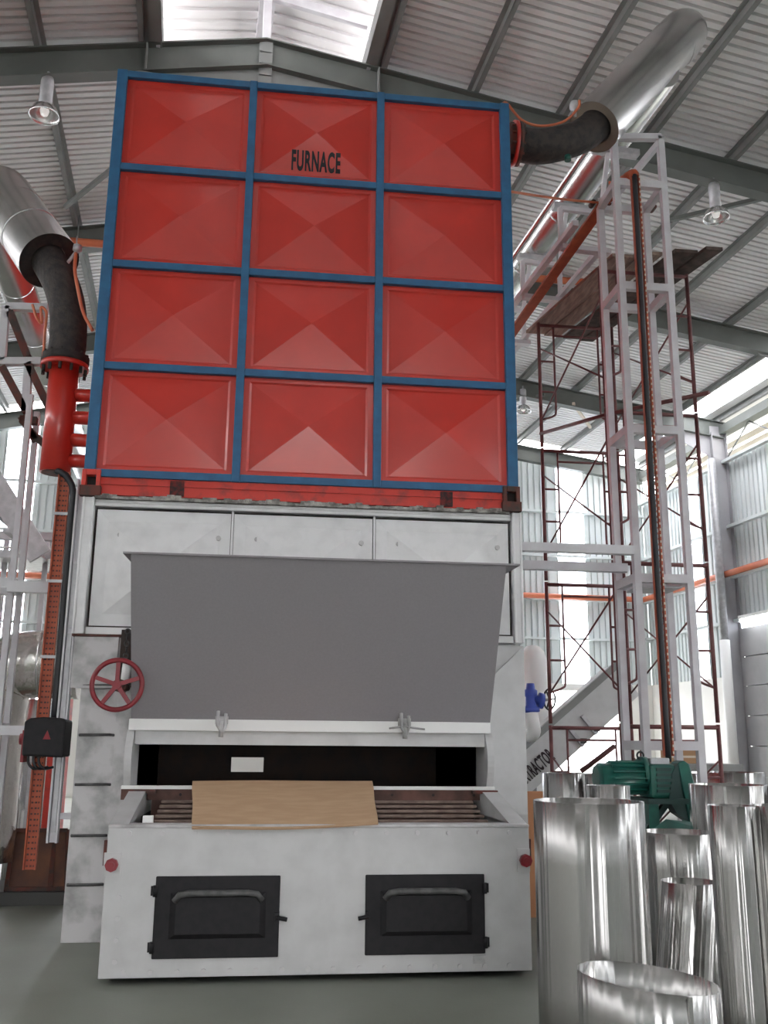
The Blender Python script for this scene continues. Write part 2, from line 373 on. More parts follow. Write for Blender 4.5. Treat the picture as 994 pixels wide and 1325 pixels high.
for y in BAYS:
    b = MB(); b.bbox(XR-.45, XR-.43, y-.13, y+.13, 0, zr(XR)-.3); b.bbox(XR-.02, XR, y-.13, y+.13, 0, zr(XR)-.1); b.bbox(XR-.43, XR-.02, y-.008, y+.008, 0, zr(XR)-.1)
    hb = b.prism([BW(XR-.43, y-.008, zr(XR)-1.0), BW(XR-.43, y-.008, zr(XR)-.4), BW(XR-2.2, y-.008, zr(XR-2.2)-.44)], EY*.016)
    b.build('column', 'column', wr)
b = MB(); b.tube([BW(XR-.62, 22.2, 0), BW(XR-.62, 22.2, 4.1)], .13, 16); b.build('downpipe', 'white', wr)
b = MB(); b.tube([BW(XR-.62, 22.2, 4.1), BW(XR-.62, 22.2, 8.9)], .11, 16); b.build('downpipe', 'galv', wr)
# ---- left and front walls (beside and behind the photographer)
wl = tag(thing('wall_left', BW(XL, 0, 0), 'ribbed steel side wall left of the hall', 'wall'), kind='structure')
y = YF
while y < YB-.1:
    inst(rib_sheet('cladding_sheet', 'clad', (0, 0, 1), EY, zr(XL)-.9-SILL, 1., .25, .045, -EX), 'cladding_sheet', wl, BW(XL-.03, y, SILL)); y += 1.0
for (y0, y1) in ((YF, YB),):
    b = MB(); b.bbox(XL-.25, XL, y0, y1, 0, SILL); b.build('masonry_base', 'masonry', wl)
wf = tag(thing('wall_front', BW(0, YF, 0), 'ribbed front wall with a wide door opening', 'wall'), kind='structure')
for (x0, x1, z0) in ((XL, -3.4, 0), (-3.4, 3.6, 3.6), (3.6, XR, 0)):
    b = MB(); b.prism([BW(x0, YF-.1, z0), BW(x1, YF-.1, z0), BW(x1, YF-.1, zr(x1))] + ([BW(RX, YF-.1, RZ)] if x0 < RX < x1 else []) + [BW(x0, YF-.1, zr(x0))], EY*.1); b.build('front_panel', 'clad', wf)

# ---- services on the building: orange pipes, fluorescent batten, lamps
op = thing('sprinkler_pipe', BW(4, 17.7, 10.4), 'long orange pipe slung across the roof behind the red furnace', 'pipe')
b = MB(); pa = PB(80, 311.5, 17.2); pb = PB(994, 384, 17.2); b.tube([pa+(pa-pb)*.4, pa, pb, pb+(pb-pa)*.12], .075, 12); b.build('pipe', 'opipe', op)
for px, py in ((100, 312), (885, 376), (955, 381)):
    q = PB(px, py, 17.2); b = MB(); b.tube([q, V(q.x, q.y, 11.2)], .012, 6); b.torus(q, pb-pa, .085, .014, 16, 6); b.build('hanger', 'purlin', op)
op2 = thing('wall_pipe', BW(4, 27.2, 5.8), 'orange pipe fixed along the far wall and round the corner', 'pipe')
b = MB(); c0 = BW(XR-.3, YB-.35, 5.83)
b.tube([BW(XL+1, YB-.35, 5.83), BW(0, YB-.35, 5.83), c0], .085, 10); b.tube([c0, BW(XR-.3, 0, 5.95)], .085, 10); b.build('pipe', 'opipe', op2)
fl = thing('batten_light', BW(XR-.3, 21.2, 4.6), 'white fluorescent batten glowing on the right wall', 'lamp')
b = MB(); b.bbox(XR-.32, XR-.2, 19.8, 22.0, 4.62, 4.7); b.build('housing', 'white', fl)
b = MB(); b.tube([BW(XR-.28, 19.85, 4.57), BW(XR-.28, 21.95, 4.57)], .045, 10); b.build('tube', 'tubelight', fl)
def high_bay(loc, label):
    t = thing('high_bay_lamp', loc, label, 'lamp', 'round high bay lamps hung below the rafters'); p = Vector(loc); z = .0
    b = MB(); b.lathe(p, [(.0, .62), (.08, .62), (.09, .56), (.09, .22), (.05, .20)], 20); b.build('ballast_housing', 'galv', t)
    b = MB(); b.lathe(p, [(.05, .21), (.10, .18), (.17, .12), (.20, .04), (.21, 0), (.20, 0), (.19, .04), (.16, .11), (.09, .17), (.04, .19)], 28); b.build('reflector', 'reflector', t)
    b = MB(); b.lathe(p, [(.0, .16), (.05, .14), (.065, .09), (.05, .03), (0, .01)], 16); b.build('bulb', 'lampglass', t)
    b = MB(); b.tube([p+V(0, 0, .62), p+V(0, 0, .72)], .02, 8); b.build('hook', 'galv', t)
high_bay(BW(-2.40, 12.5, 10.03), 'round silver high bay lamp left of the red furnace top')
high_bay(BW(7.94, 12.5, 9.75), 'round silver high bay lamp right of the tall grey mast')
high_bay(BW(8.25, 22.5, 9.93), 'small far high bay lamp just right of the red furnace edge')

# ================================================================= RED FURNACE MODULE
T = 8.12
CX = [-1.564+1.24*k for k in range(4)]; CZ = [7.707-.987*k for k in range(5)]
YBK = 13.6
fm = thing('furnace_module', (.3, T, 3.56), 'tall red furnace module with blue grid frame, lettered FURNACE', 'furnace')
b = MB(); b.box(CX[0]-.02, CX[3]+.02, T+.12, YBK, 3.72, CZ[0]+.02); b.build('casing', 'red', fm)
for c in range(3):
    for r in range(4):
        x0, x1, z1, z0 = CX[c]+.03, CX[c+1]-.03, CZ[r]-.028, CZ[r+1]+.028
        mx, mz = .075, .06; y = T+.05; yi = T+.062
        cx, cz = (x0+x1)/2, (z0+z1)/2
        if c == 0: x0 += .015
        if c == 2: x1 -= .015
        vs = [(x0, y, z0), (x1, y, z0), (x1, y, z1), (x0, y, z1), (x0+mx-.02, y, z0+mz-.015), (x1-mx+.02, y, z0+mz-.015), (x1-mx+.02, y, z1-mz+.015), (x0+mx-.02, y, z1-mz+.015),
              (x0+mx, yi, z0+mz), (x1-mx, yi, z0+mz), (x1-mx, yi, z1-mz), (x0+mx, yi, z1-mz), (cx, T-.022, cz),
              (x0, T+.11, z0), (x1, T+.11, z0), (x1, T+.11, z1), (x0, T+.11, z1)]
        fs = [(i, (i+1) % 4, 4+(i+1) % 4, 4+i) for i in range(4)] + [(4+i, 4+(i+1) % 4, 8+(i+1) % 4, 8+i) for i in range(4)] + [(8+i, 8+(i+1) % 4, 12) for i in range(4)] + [(13+i, 13+(i+1) % 4, (i+1) % 4, i) for i in range(4)]
        pb_ = MB().add(vs, fs); pan = pb_.build('panel', 'red', fm)
        if c == 1 and r == 0: fpan = (cx, cz, z0+mz, yi)
for k, x in enumerate(CX):
    w = .095 if k in (0, 3) else .072
    b = MB(); b.box(x-w/2, x+w/2, T, T+.14, CZ[4]-.035 if 0 < k < 3 else 3.74, CZ[0]+.04); b.build('frame_post', 'blue', fm, bevel=.006)
for k, z in enumerate(CZ):
    for c in range(3):
        b = MB(); w0 = .0475 if c == 0 else .036; w1 = .0475 if c == 2 else .036
        b.box(CX[c]+w0, CX[c+1]-w1, T+.006, T+.12, z-.034, z+.034); b.build('frame_rail', 'blue', fm, bevel=.005)
b = MB(); b.box(CX[0]+.1, CX[3]-.1, T+.03, T+.16, 3.57, 3.725); b.box(CX[0]+.1, CX[3]-.1, T+.015, T+.03, 3.66, 3.672); b.build('base_rail', 'red2', fm)
for x0, x1 in ((-.88, -.76), (1.49, 1.60)):
    b = MB(); b.box(x0, x1, T+.010, T+.03, 3.578, 3.712); b.build('soot_mark', 'soot', fm)
for i, (x0, x1) in enumerate(((CX[0]-.055, CX[0]+.1), (CX[3]-.1, CX[3]+.055))):
    b = MB()  # corner casting: a hollow block with an opening
    for (a0, a1, z0, z1) in ((x0, x0+.035, 3.56, 3.78), (x1-.035, x1, 3.56, 3.78), (x0+.035, x1-.035, 3.73, 3.78), (x0+.035, x1-.035, 3.56, 3.64)): b.box(a0, a1, T-.02, T+.14, z0, z1)
    o = b.build('corner_casting', 'red2' if i == 0 else 'casting', fm, bevel=.004)
    b = MB(); b.box(x0+.03, x1-.03, T+.05, T+.06, 3.63, 3.74); b.build('casting_hole', 'dark', o)
    b = MB(); b.box(x0-.01, x1+.01, T-.03, T+.05, 3.55, 3.635); b.build('casting_foot', 'casting', o)
cx, cz, zb, yi = fpan
tx, tz = P(409, 208, T).x, P(409, 208, T).z
slope = (yi-(T-.022))/(cz-zb); yy = yi-(tz-zb)*slope-.006
text('lettering', 'FURNACE', .265, 'ink', fm, (tx, yy, tz), (1, 0, 0), (0, -slope, 1), sx=.37, bold=.009)
# flange on the right side for the black bend
RF = PX(664, 186, CX[3]+.20); RF.y = 8.62; RF.z = P(664, 186, 8.62).z; RF.x = P(664, 186, 8.62).x
b = MB(); b.tube([V(CX[3]+.02, RF.y, RF.z), V(RF.x, RF.y, RF.z)], .2, 20); b.build('outlet_neck', 'casting', fm)
b = MB(); b.ring(V(RF.x-.01, RF.y, RF.z), (1, 0, 0), .12, .235, .035); b.build('outlet_flange', 'red', fm)

# ================================================================= SILVER FURNACE BODY
fb = thing('furnace', (.3, 8.2, 0), 'silver painted furnace body with grey hopper front and dark fire opening', 'furnace')
BL, BR = -1.60, 2.215
b = MB(); b.box(BL+.03, BR-.03, 8.3, YBK, 2.36, 3.53); b.build('upper_casing', 'silver_dirty', fb)
b = MB(); b.box(BL+.09, BR-.07, 8.26, 8.3, 2.4, 3.53); b.build('panel_backing', 'dark', fb)
for x0, x1 in ((BL, BL+.095), (BR-.075, BR+.01)):
    b = MB(); b.box(x0, x1, 8.14, 8.34, 2.38, 3.545); b.box(x0, x0+.02, 8.125, 8.14, 2.38, 3.545); b.box(x1-.02, x1, 8.125, 8.14, 2.38, 3.545); b.build('corner_post', 'silver_white_lit', fb, bevel=.005)
b = MB(); b.box(BL+.1, BR-.08, 8.16, 8.3, 3.475, 3.53); b.box(BL+.1, BR-.08, 8.15, 8.16, 3.50, 3.515); b.build('head_rail', 'silver_white_lit', fb, bevel=.004)
b = MB(); b.box(BL+.1, BR-.08, 8.16, 8.3, 2.38, 2.44); b.build('bottom_rail', 'silver_white_lit', fb, bevel=.004)
b = MB()
for i in range(60):
    x = BL+.1+(BR-BL-.2)*i/60; h = random.uniform(.02, .05); b.box(x, x+(BR-BL-.2)/60, 8.1+random.uniform(0, .03), 8.3, 3.53, 3.53+h)
b.build('mortar_bed', 'grout', fb)
px_ = [BL+.105, -.335, .905, BR-.085]
for i in range(3):
    x0, x1 = px_[i]+.014, px_[i+1]-.014; z0, z1 = 2.455, 3.452; cx, cz = (x0+x1)/2, (z0+z1)/2; m_ = .10; y = 8.2
    vs = [(x0, y, z0), (x1, y, z0), (x1, y, z1), (x0, y, z1), (x0+m_, y+.012, z0+m_), (x1-m_, y+.012, z0+m_), (x1-m_, y+.012, z1-m_), (x0+m_, y+.012, z1-m_), (cx, y-.10, cz)]
    pn = MB().add(vs, [(k, (k+1) % 4, 4+(k+1) % 4, 4+k) for k in range(4)]+[(4+k, 4+(k+1) % 4, 8) for k in range(4)]).build('front_panel', 'silver_white_lit', fb)
    for sx in (x0+.2, x1-.1):
        b = MB(); b.tube([(sx, y-.01, z1-.22), (sx, y+.02, z1-.22)], .022, 8); b.build('stud', 'silver_dirty', pn)
    if i: b = MB(); b.box(px_[i]-.009, px_[i]+.009, 8.19, 8.24, 2.45, 3.475); b.build('panel_joint', 'silver_white_lit', fb)
# lower casing: two side towers, cross head, back
b = MB(); b.box(-1.50, -1.07, 8.2, YBK, 0, 2.36); b.box(-1.20, -1.07, 8.17, 8.2, 0, 2.2); b.build('side_tower', 'silver_dirty', fb)
b = MB(); b.box(1.84, 2.235, 8.2, YBK, 0, 2.36); b.prism([(1.84, 8.12, 0.95), (2.235, 8.2, .95), (2.235, 8.2, 2.36), (1.84, 8.12, 2.0)], (0, .02, 0)); b.build('side_tower', 'silver', fb)
b = MB(); b.box(-1.58, -1.22, 8.16, 8.2, 1.94, 2.36); b.build('tower_cover', 'silver_dirty', fb, bevel=.004)
b = MB(); b.box(-1.6, -1.2, 8.15, 8.3, 2.362, 2.38); b.build('tower_seam', 'casting', fb)
for y_ in (886, 951, 1015.5, 1082, 1146):
    zz = P(110, y_, 8.14).z; b = MB(); b.tube([(-1.48, 8.2, zz), (-1.48, 8.17, zz), (-1.24, 8.165, zz+.004), (-1.21, 8.2, zz)], .011, 8); b.build('rung', 'wear', fb)
b = MB(); b.box(-1.07, 1.84, 8.25, 8.6, 1.5, 2.36); b.build('lintel', 'rustdark', fb)
# dark chamber with a small sight opening at the back
b = MB(); Yk = 10.4; h0, h1, v0, v1 = P(299, 1, Yk).x, P(341, 1, Yk).x, P(320, 999, Yk).z, P(320, 980, Yk).z
h0, h1 = P(299, 990, Yk).x, P(341, 990, Yk).x
for (a0, a1, z0, z1) in ((-1.07, h0, 0, 2.3), (h1, 1.84, 0, 2.3), (h0, h1, 0, v0), (h0, h1, v1, 2.3)): b.box(a0, a1, Yk, Yk+.06, z0, z1)
b.box(-1.09, -1.07, 8.21, Yk, 0, 2.3); b.box(1.84, 1.86, 8.21, Yk, 0, 2.3); b.box(-1.07, 1.84, 8.62, Yk, 1.75, 1.8); b.build('fire_chamber', 'dark', fb)
# hopper: slanting front plate, rim, side plates
hz0, hz1, hy0, hy1 = 1.69, 2.885, 7.85, 7.2
b = MB(); b.prism([(-1.035, hy0, hz0), (1.84, hy0, hz0), (1.84, hy1, hz1), (-1.035, hy1, hz1)], (0, .02, .004))
hp = b.build('hopper_plate', 'primer', fb)
b = MB(); b.prism([(-1.09, hy1-.02, hz1), (1.945, hy1-.02, hz1), (1.945, 8.16, hz1+.03), (1.86, 8.16, hz1+.03), (1.86, hy1+.06, hz1), (-1.02, hy1+.06, hz1), (-1.02, 8.16, hz1+.03), (-1.09, 8.16, hz1+.03)], (0, 0, .014)); b.build('hopper_rim', 'primer', hp)
for x in (-1.035, 1.82):
    b = MB(); b.prism([(x, hy0+.02, hz0), (x, 8.2, hz0), (x, 8.2, hz1), (x, hy1+.02, hz1)], (.02, 0, 0)); b.build('hopper_side', 'primer', hp)
# bottom rail with two hooks, apron
b = MB(); b.box(-1.05, 1.84, 7.83, 7.87, 1.605, 1.695); b.build('hopper_foot_rail', 'white', fb, bevel=.006)
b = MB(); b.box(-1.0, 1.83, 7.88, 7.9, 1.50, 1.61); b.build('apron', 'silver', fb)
for hx in (P(287, 937, 7.83).x, P(523, 940, 7.83).x):
    hk = MB(); hk.box(hx-.05, hx+.05, 7.79, 7.83, 1.66, 1.72); hk.build('hook_bracket', 'silver_dirty', fb)
    b = MB(); b.tube([(hx-.03, 7.79, 1.76), (hx-.03, 7.77, 1.65), (hx+.01, 7.77, 1.58), (hx+.03, 7.77, 1.65), (hx+.03, 7.79, 1.74)], .014, 8); b.tube([(hx, 7.78, 1.68), (hx, 7.77, 1.56)], .02, 8)
    if hx > .5: b.tube([(hx-.13, 7.77, 1.64), (hx, 7.765, 1.655), (hx+.16, 7.77, 1.635)], .008, 6)
    b.build('hook', 'silver_dirty', fb)
# curved jambs beside the opening
for x in (-1.06, 1.80):
    b = MB(); prof = [(7.86+.09*math.sin(t*math.pi/10)*-.9, 1.61-.44*t/10) for t in range(11)]
    for (ya, za), (yb2, zb2) in zip(prof, prof[1:]):
        b.hexa([(x, ya, za), (x+.055, ya, za), (x+.055, 8.22, za), (x, 8.22, za), (x, yb2, zb2), (x+.055, yb2, zb2), (x+.055, 8.22, zb2), (x, 8.22, zb2)])
    b.build('jamb', 'silver', fb)
b = MB(); b.box(-1.07, 1.86, 7.8, 7.87, 1.165, 1.19); b.build('sill_bar', 'white', fb)
b = MB(); b.box(-1.07, 1.86, 7.82, 7.86, 1.085, 1.165); b.build('sill_plate', 'rustdark', fb)
for k in range(9):
    x = -.95+k*.33; b = MB(); b.tube([(x, 7.81, 1.125), (x, 7.825, 1.125)], .012, 6); b.build('bolt', 'dark', fb)
# hand wheel on its shaft
hc = P(151.5, 886, 7.6)
hw = MB(); hw.torus(hc, (0, 1, 0), .187, .019, 48, 10); whl = hw.build('hand_wheel', 'wheel', fb)
b = MB(); b.tube([hc+V(0, -.03, 0), hc+V(0, .03, 0)], .035, 16); b.build('wheel_hub', 'wheel', whl)
for k in range(5):
    a = math.pi/2 + k*2*math.pi/5; d = V(math.cos(a), 0, math.sin(a)); b = MB(); b.bar(hc+d*.03, hc+d*.18, .032, .022, (0, 1, 0)); b.build('spoke', 'wheel', whl)
b = MB(); b.tube([hc, V(hc.x, 8.2, hc.z)], .022, 12); b.tube([V(hc.x, 7.7, hc.z), V(hc.x, 7.9, hc.z)], .05, 12); b.build('wheel_shaft', 'casting', fb)
b = MB(); b.tube([V(hc.x+.02, 7.85, hc.z+.02), V(hc.x+.03, 7.85, hc.z+.18)], .035, 12); b.build('bearing', 'white', fb)
b = MB(); xk = P(160, 830, 8.1).x
for k in range(8): b.torus((xk+.03, 8.08, 2.4-.05*k), (1, 0, 0) if k % 2 else (0, 1, 0), .02, .006, 12, 6)
b.build('chain', 'wear', fb)
b = MB(); b.box(-1.2, -1.04, 8.14, 8.2, 1.95, 2.42); b.build('chain_slot', 'dark', fb)

# ================================================================= STOKER BOX
sb = thing('stoker_box', (.43, 6.83, 0), 'low white painted stoker box with two black iron doors', 'stoker')
X0, X1, YS = -1.0, 1.865, 6.83
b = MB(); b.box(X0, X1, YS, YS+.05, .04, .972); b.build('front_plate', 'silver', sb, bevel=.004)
for x0, x1 in ((X0, X0+.05), (X1-.05, X1)):
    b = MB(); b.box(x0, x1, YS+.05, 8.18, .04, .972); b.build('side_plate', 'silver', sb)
b = MB(); b.box(X0+.05, X1-.05, YS+.05, 8.18, .04, .08); b.build('base_plate', 'dark', sb)
b = MB(); b.box(X0, X1, YS-.01, YS+.15, .965, .985); b.build('top_lip', 'silver_dirty', sb, bevel=.004)
for s, x0, x1 in ((-1, X0, X0+.115), (1, X1-.115, X1)):
    xi = X0+.16 if s < 0 else X1-.16; xo = X0 if s < 0 else X1
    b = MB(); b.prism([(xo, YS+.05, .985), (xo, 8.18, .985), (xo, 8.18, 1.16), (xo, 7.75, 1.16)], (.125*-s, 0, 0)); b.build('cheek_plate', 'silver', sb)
    b = MB(); b.box(min(xo, xo-.2*s), max(xo, xo-.2*s), 7.72, 7.78, 1.14, 1.165); b.build('cheek_edge', 'casting', sb)
b = MB(); b.box(X0+.15, X1-.15, 7.95, 8.0, .5, 1.1); b.build('back_plate', 'rustdark', sb)
for k in range(6):
    y = 7.12+k*.13; z = .955+.026*k; b = MB(); b.box(X0+.24, X1-.19, y, y+.05, z-.025, z); b.build('grate_bar', 'grate', sb, bevel=.008)
b = MB(); b.box(X0+.05, X1-.05, YS+.05, 7.95, .78, .80); b.build('grate_tray', 'dark', sb)
b = MB(); b.box(X0+.2, X0+.27, YS+.16, YS+.2, .97, 1.03); b.build('white_block', 'white', sb)
for s in (-1, 1):
    x0, x1 = (-.668, .148) if s < 0 else (.722, 1.54); z0, z1 = .155, .66
    b = MB(); b.box(x0, x1, YS-.02, YS, z0, z1); dr = b.build('door', 'blackdoor', sb, bevel=.006)
    b = MB(); u0, u1 = x0+.10, x1-.09; v0, v1 = z0+.12, z1-.10
    b.add([(u0, YS-.021, v0), (u1, YS-.021, v0), (u1, YS-.021, v1), (u0, YS-.021, v1), (u0+.04, YS-.045, v0+.03), (u1-.04, YS-.045, v0+.03), (u1-.04, YS-.045, v1-.03), (u0+.04, YS-.045, v1-.03)],
          [(0, 1, 5, 4), (1, 2, 6, 5), (2, 3, 7, 6), (3, 0, 4, 7), (4, 5, 6, 7)]); b.build('door_embossing', 'blackdoor', dr)
    b = MB(); b.tube([(u0+.03, YS-.045, v1-.05), (u0+.06, YS-.06, v1-.01), (u0+.12, YS-.062, v1), (u1-.12, YS-.062, v1), (u1-.06, YS-.06, v1-.01), (u1-.03, YS-.045, v1-.05)], .022, 10); b.build('door_handle', 'wear', dr)
    hx = x0 if s < 0 else x1; lx = x1 if s < 0 else x0
    for zz in (z0+.07, z1-.09):
        b = MB(); b.tube([(hx, YS-.02, zz-.035), (hx, YS-.02, zz+.035)], .016, 10); b.box(hx-.03, hx+.03, YS-.012, YS, zz-.03, zz+.03); b.build('hinge', 'blackdoor', dr)
    b = MB(); b.box(min(lx-.03*-s, lx), max(lx-.03*-s, lx), YS-.05, YS, z0+.21, z0+.28); b.tube([(lx-.02*s*-1, YS-.06, z0+.25), (lx+.05*-s, YS-.05, z0+.235)], .014, 8); b.build('latch', 'blackdoor', dr)
nut = MB(); nut.tube([(0, -.04, 0), (0, 0, 0)], .017, 6, smooth=False); me = nut.mesh('bolt', 'silver_dirty')
for k in range(13): inst(me, 'bolt', sb, V(X0+.14+k*(X1-X0-.28)/12, YS+.027, .93))
for k in range(16): inst(me, 'bolt', sb, V(X0+.16+k*(X1-X0-.32)/15, YS+.027, .075))
for k in range(4):
    inst(me, 'bolt', sb, V(X0+.10, YS+.027, .14+.13*k))
for xx, zz, sg in ((-.958, .735, 1), (1.83, .748, -1)):
    b = MB(); b.box(xx-.055, xx+.055 if sg > 0 else xx+.034, YS-.014, YS, zz-.075, zz+.075); o = b.build('knob_plate', 'silver', sb)
    b = MB(); b.tube([(xx, YS-.05, zz), (xx, YS, zz)], .043, 8, smooth=False); b.tube([(xx, YS-.06, zz), (xx, YS-.05, zz)], .022, 10); b.build('hex_knob', 'wheel', o)
for x in (X0-.03, X1):
    b = MB(); b.box(x, x+.03, YS+.06, YS+.1, .72, .88); b.build('side_clip', 'casting', sb)
b = MB(); b.box(1.46, 1.54, YS-.008, YS, .09, .14); b.build('small_plate', 'silver_dirty', sb)
for x in (X0+.2, X1-.3):
    b = MB(); b.box(x, x+.1, YS+.2, 8.1, 0, .04); b.build('skid', 'dark', sb)
# cardboard laid over the opening
q = [(-.533, 7.79, 1.215), (.868, 7.79, 1.225), (.80, 6.79, .975), (-.449, 6.78, .945)]
b = MB(); N = 12
g = []
for i in range(N+1):
    for j in range(7):
        s, t = i/N, j/6; p = (V(*q[0])*(1-s)+V(*q[1])*s)*(1-t)+(V(*q[3])*(1-s)+V(*q[2])*s)*t
        p.z += .012*math.sin(s*5+t*2)*(.3+t*.5) + .012; p.x += .006*math.sin(t*9)*(s-.5); g.append(p)
vs = g+[p+V(0, .003, -.008) for p in g]; K = len(g); fs = []
for i in range(N):
    for j in range(6):
        a = i*7+j; fs.append((a, a+1, a+8, a+7)); fs.append((K+a, K+a+7, K+a+8, K+a+1))
for i in range(N): fs.append((i*7, (i+1)*7, K+(i+1)*7, K+i*7)); fs.append((i*7+6, K+i*7+6, K+(i+1)*7+6, (i+1)*7+6))
for j in range(6): fs.append((j, K+j, K+j+1, j+1)); fs.append((N*7+j, N*7+j+1, K+N*7+j+1, K+N*7+j))
b.add(vs, fs, False); tag(b.build('cardboard_sheet', 'board', loc=(.17, 7.3, 1.08)), 'plain brown cardboard sheet lying over the stoker opening', 'cardboard')

# ================================================================= RIGHT PIPEWORK
def arc(pts, n=8): # Catmull-Rom through points
    pts = [Vector(p) for p in pts]; p = [pts[0]*2-pts[1]]+pts+[pts[-1]*2-pts[-2]]; out = []
    for i in range(1, len(p)-2):
        for k in range(n):
            t = k/n; a, b_, c, d = p[i-1], p[i], p[i+1], p[i+2]
            out.append(.5*((2*b_)+(c-a)*t+(2*a-5*b_+4*c-d)*t*t+(3*b_-a-3*c+d)*t**3))
    return out+[pts[-1]]
A = P(769, 165, 8.7); B = P(878, 50, 9.25)
bp = thing('black_pipe_bend', RF, 'black lagged pipe bend between red furnace and silver pipe, upper right', 'pipe')
path = arc([RF+V(.03, 0, 0), P(700, 190, 8.62), P(735, 183, 8.63), P(759, 172, 8.68), A+(B-A)*.12])
b = MB(); b.tube(path, .178, 20); b.build('bend', 'rubber', bp)
b = MB(); b.ring(RF+V(.03, 0, 0), (1, 0, 0), .1, .225, .04); b.build('bend_flange', 'casting', bp)
for k in range(12):
    a = k*math.pi/6; c = RF+V(.0, math.cos(a)*.2, math.sin(a)*.2); b = MB(); b.tube([c+V(-.05, 0, 0), c+V(.09, 0, 0)], .014, 6); b.build('flange_bolt', 'casting', bp)
tp = P(735, 208, 8.55); b = MB(); b.tube([tp, tp+V(0, 0, .06)], .035, 10); b.build('drain_plug', 'green', bp)
sp = thing('insulated_pipe', A, 'large silver clad pipe slanting up to the roof right of the furnace', 'pipe')
ax = (B-A).normalized(); R0 = .285
b = MB(); tipc = arc([A, A+(B-A)*.5, B, B+ax*.16+EY*.06, B+ax*.24+EY*.25], 6); b.tube(tipc, R0, 40, caps=False); b.build('jacket', 'jacket', sp)
b = MB(); b.ring(A+ax*.01, ax, .19, R0-.003, .05, 40); b.build('insulation', 'lag', sp)
for t in (.90,):
    b = MB(); b.ring(A+(B-A)*t, ax, R0-.005, R0+.003, .02, 40); b.build('jacket_band', 'jacket', sp)
rp0 = PZ(872, 68, 9.0); rp1 = PZ(681, 340, 9.0); dirr = EY
st = BW(4.93, rp0.dot(EY)+.3, 9.0); en = BW(4.95, 26.5, 9.0)
rp = thing('insulated_pipe_run', st, 'long silver clad pipe running back under the roof right of the furnace', 'pipe')
b = MB(); b.tube([st, BW(4.94, 15, 9.0), en], .215, 32); b.build('jacket', 'jacket', rp)
for k in range(9):
    b = MB(); b.ring(BW(4.935, 10+k*1.6, 9.0), EY, .21, .222, .03, 32); b.build('jacket_band', 'jacket', rp)
b = MB(); b.tube([BW(4.72, st.dot(EY)+1.2, 9.02), BW(4.72, 26.5, 9.02)], .05, 14); b.build('tracer_pipe', 'jacket', rp)
# red hose looping from furnace corner to the pipe end
def hose(name, pts, r, m, label, cat='cable'):
    pp = arc(pts, 6); b = MB(); b.tube(pp, r, 8); return tag(b.build(name, m, loc=pp[0]), label, cat)
hose('instrument_cable', [P(648, 140, 8.4), P(655, 133, 8.4), P(675, 155, 8.5), P(700, 163, 8.5), P(730, 157, 8.45), P(748, 140, 8.4), P(750, 130, 8.4)], .014, 'opipe', 'thin orange cable looping from the furnace corner over the black bend')
sn = thing('temperature_probe', P(745, 135, 8.42), 'small metal probe head above the black bend, upper right', 'sensor')
pc = P(744, 140, 8.45); b = MB(); b.lathe(pc, [(0, .07), (.045, .07), (.055, .04), (.055, .0), (.02, -.02), (.015, -.1), (0, -.1)], 14); b.build('probe_head', 'galv', sn)
hose('signal_cable', [P(661, 248, 8.35), P(700, 254, 8.7), P(740, 259, 9.1), P(783, 262, 9.3), P(790, 255, 9.3), P(789, 235, 9.3)], .014, 'opipe', 'thin straight orange cable from the furnace side to the grey mast')

# ================================================================= MAST (grey square tube tower)
ms = thing('steel_mast', (3.8, 9.05, 0), 'tall grey square tube mast standing right of the furnace', 'mast')
mx0, mx1, my0, my1 = 3.545, 4.075, 8.8, 9.3
for x, y, zt in ((mx0, my0, 7.95), (mx1, my0, 8.0), (mx0, my1, 7.5), (mx1, my1, 7.5)):
    b = MB(); b.box(x-.034, x+.034, y-.034, y+.034, 0, zt); b.build('post', 'tube', ms)
for z in (1.52, 3.10, 4.62, 6.19, 7.40):
    for (a, c) in (((mx0, my0), (mx1, my0)), ((mx0, my1), (mx1, my1)), ((mx0, my0), (mx0, my1)), ((mx1, my0), (mx1, my1))):
        b = MB(); dx = .034 if a[1] == c[1] else 0; dy = .034 if a[0] == c[0] else 0
        b.bar((a[0]+dx, a[1]+dy, z), (c[0]-dx, c[1]-dy, z), .068, .085); b.build('cross_tube', 'tube', ms)
b = MB(); b.box(mx0+.06, mx1-.06, my0+.06, my1-.06, 3.02, 3.04); b.build('mast_plate', 'galv', ms)
b = MB(); b.bar((mx0, my0, 7.95), (mx1, my0, 8.0), .068, .068); b.build('top_tube', 'tube', ms)
b = MB(); b.bar((mx1, my0, 7.95), (mx0+.1, my0+.45, 7.45), .06); b.build('diagonal', 'tube', ms)
for x in (mx0, mx1):
    for k in (-.09, .09):
        b = MB(); b.tube([(x+k, my1-.05, 7.44), (x+k, my1+.05, 7.44)], .03, 8); b.build('bolt', 'casting', ms)
# ties back to the furnace body
for z, y in ((3.36, 8.75), (3.22, 8.95)):
    b = MB(); b.bar((2.235, y, z), (mx0-.045, y, z), .09, .085); b.build('tie_beam', 'tube', ms)
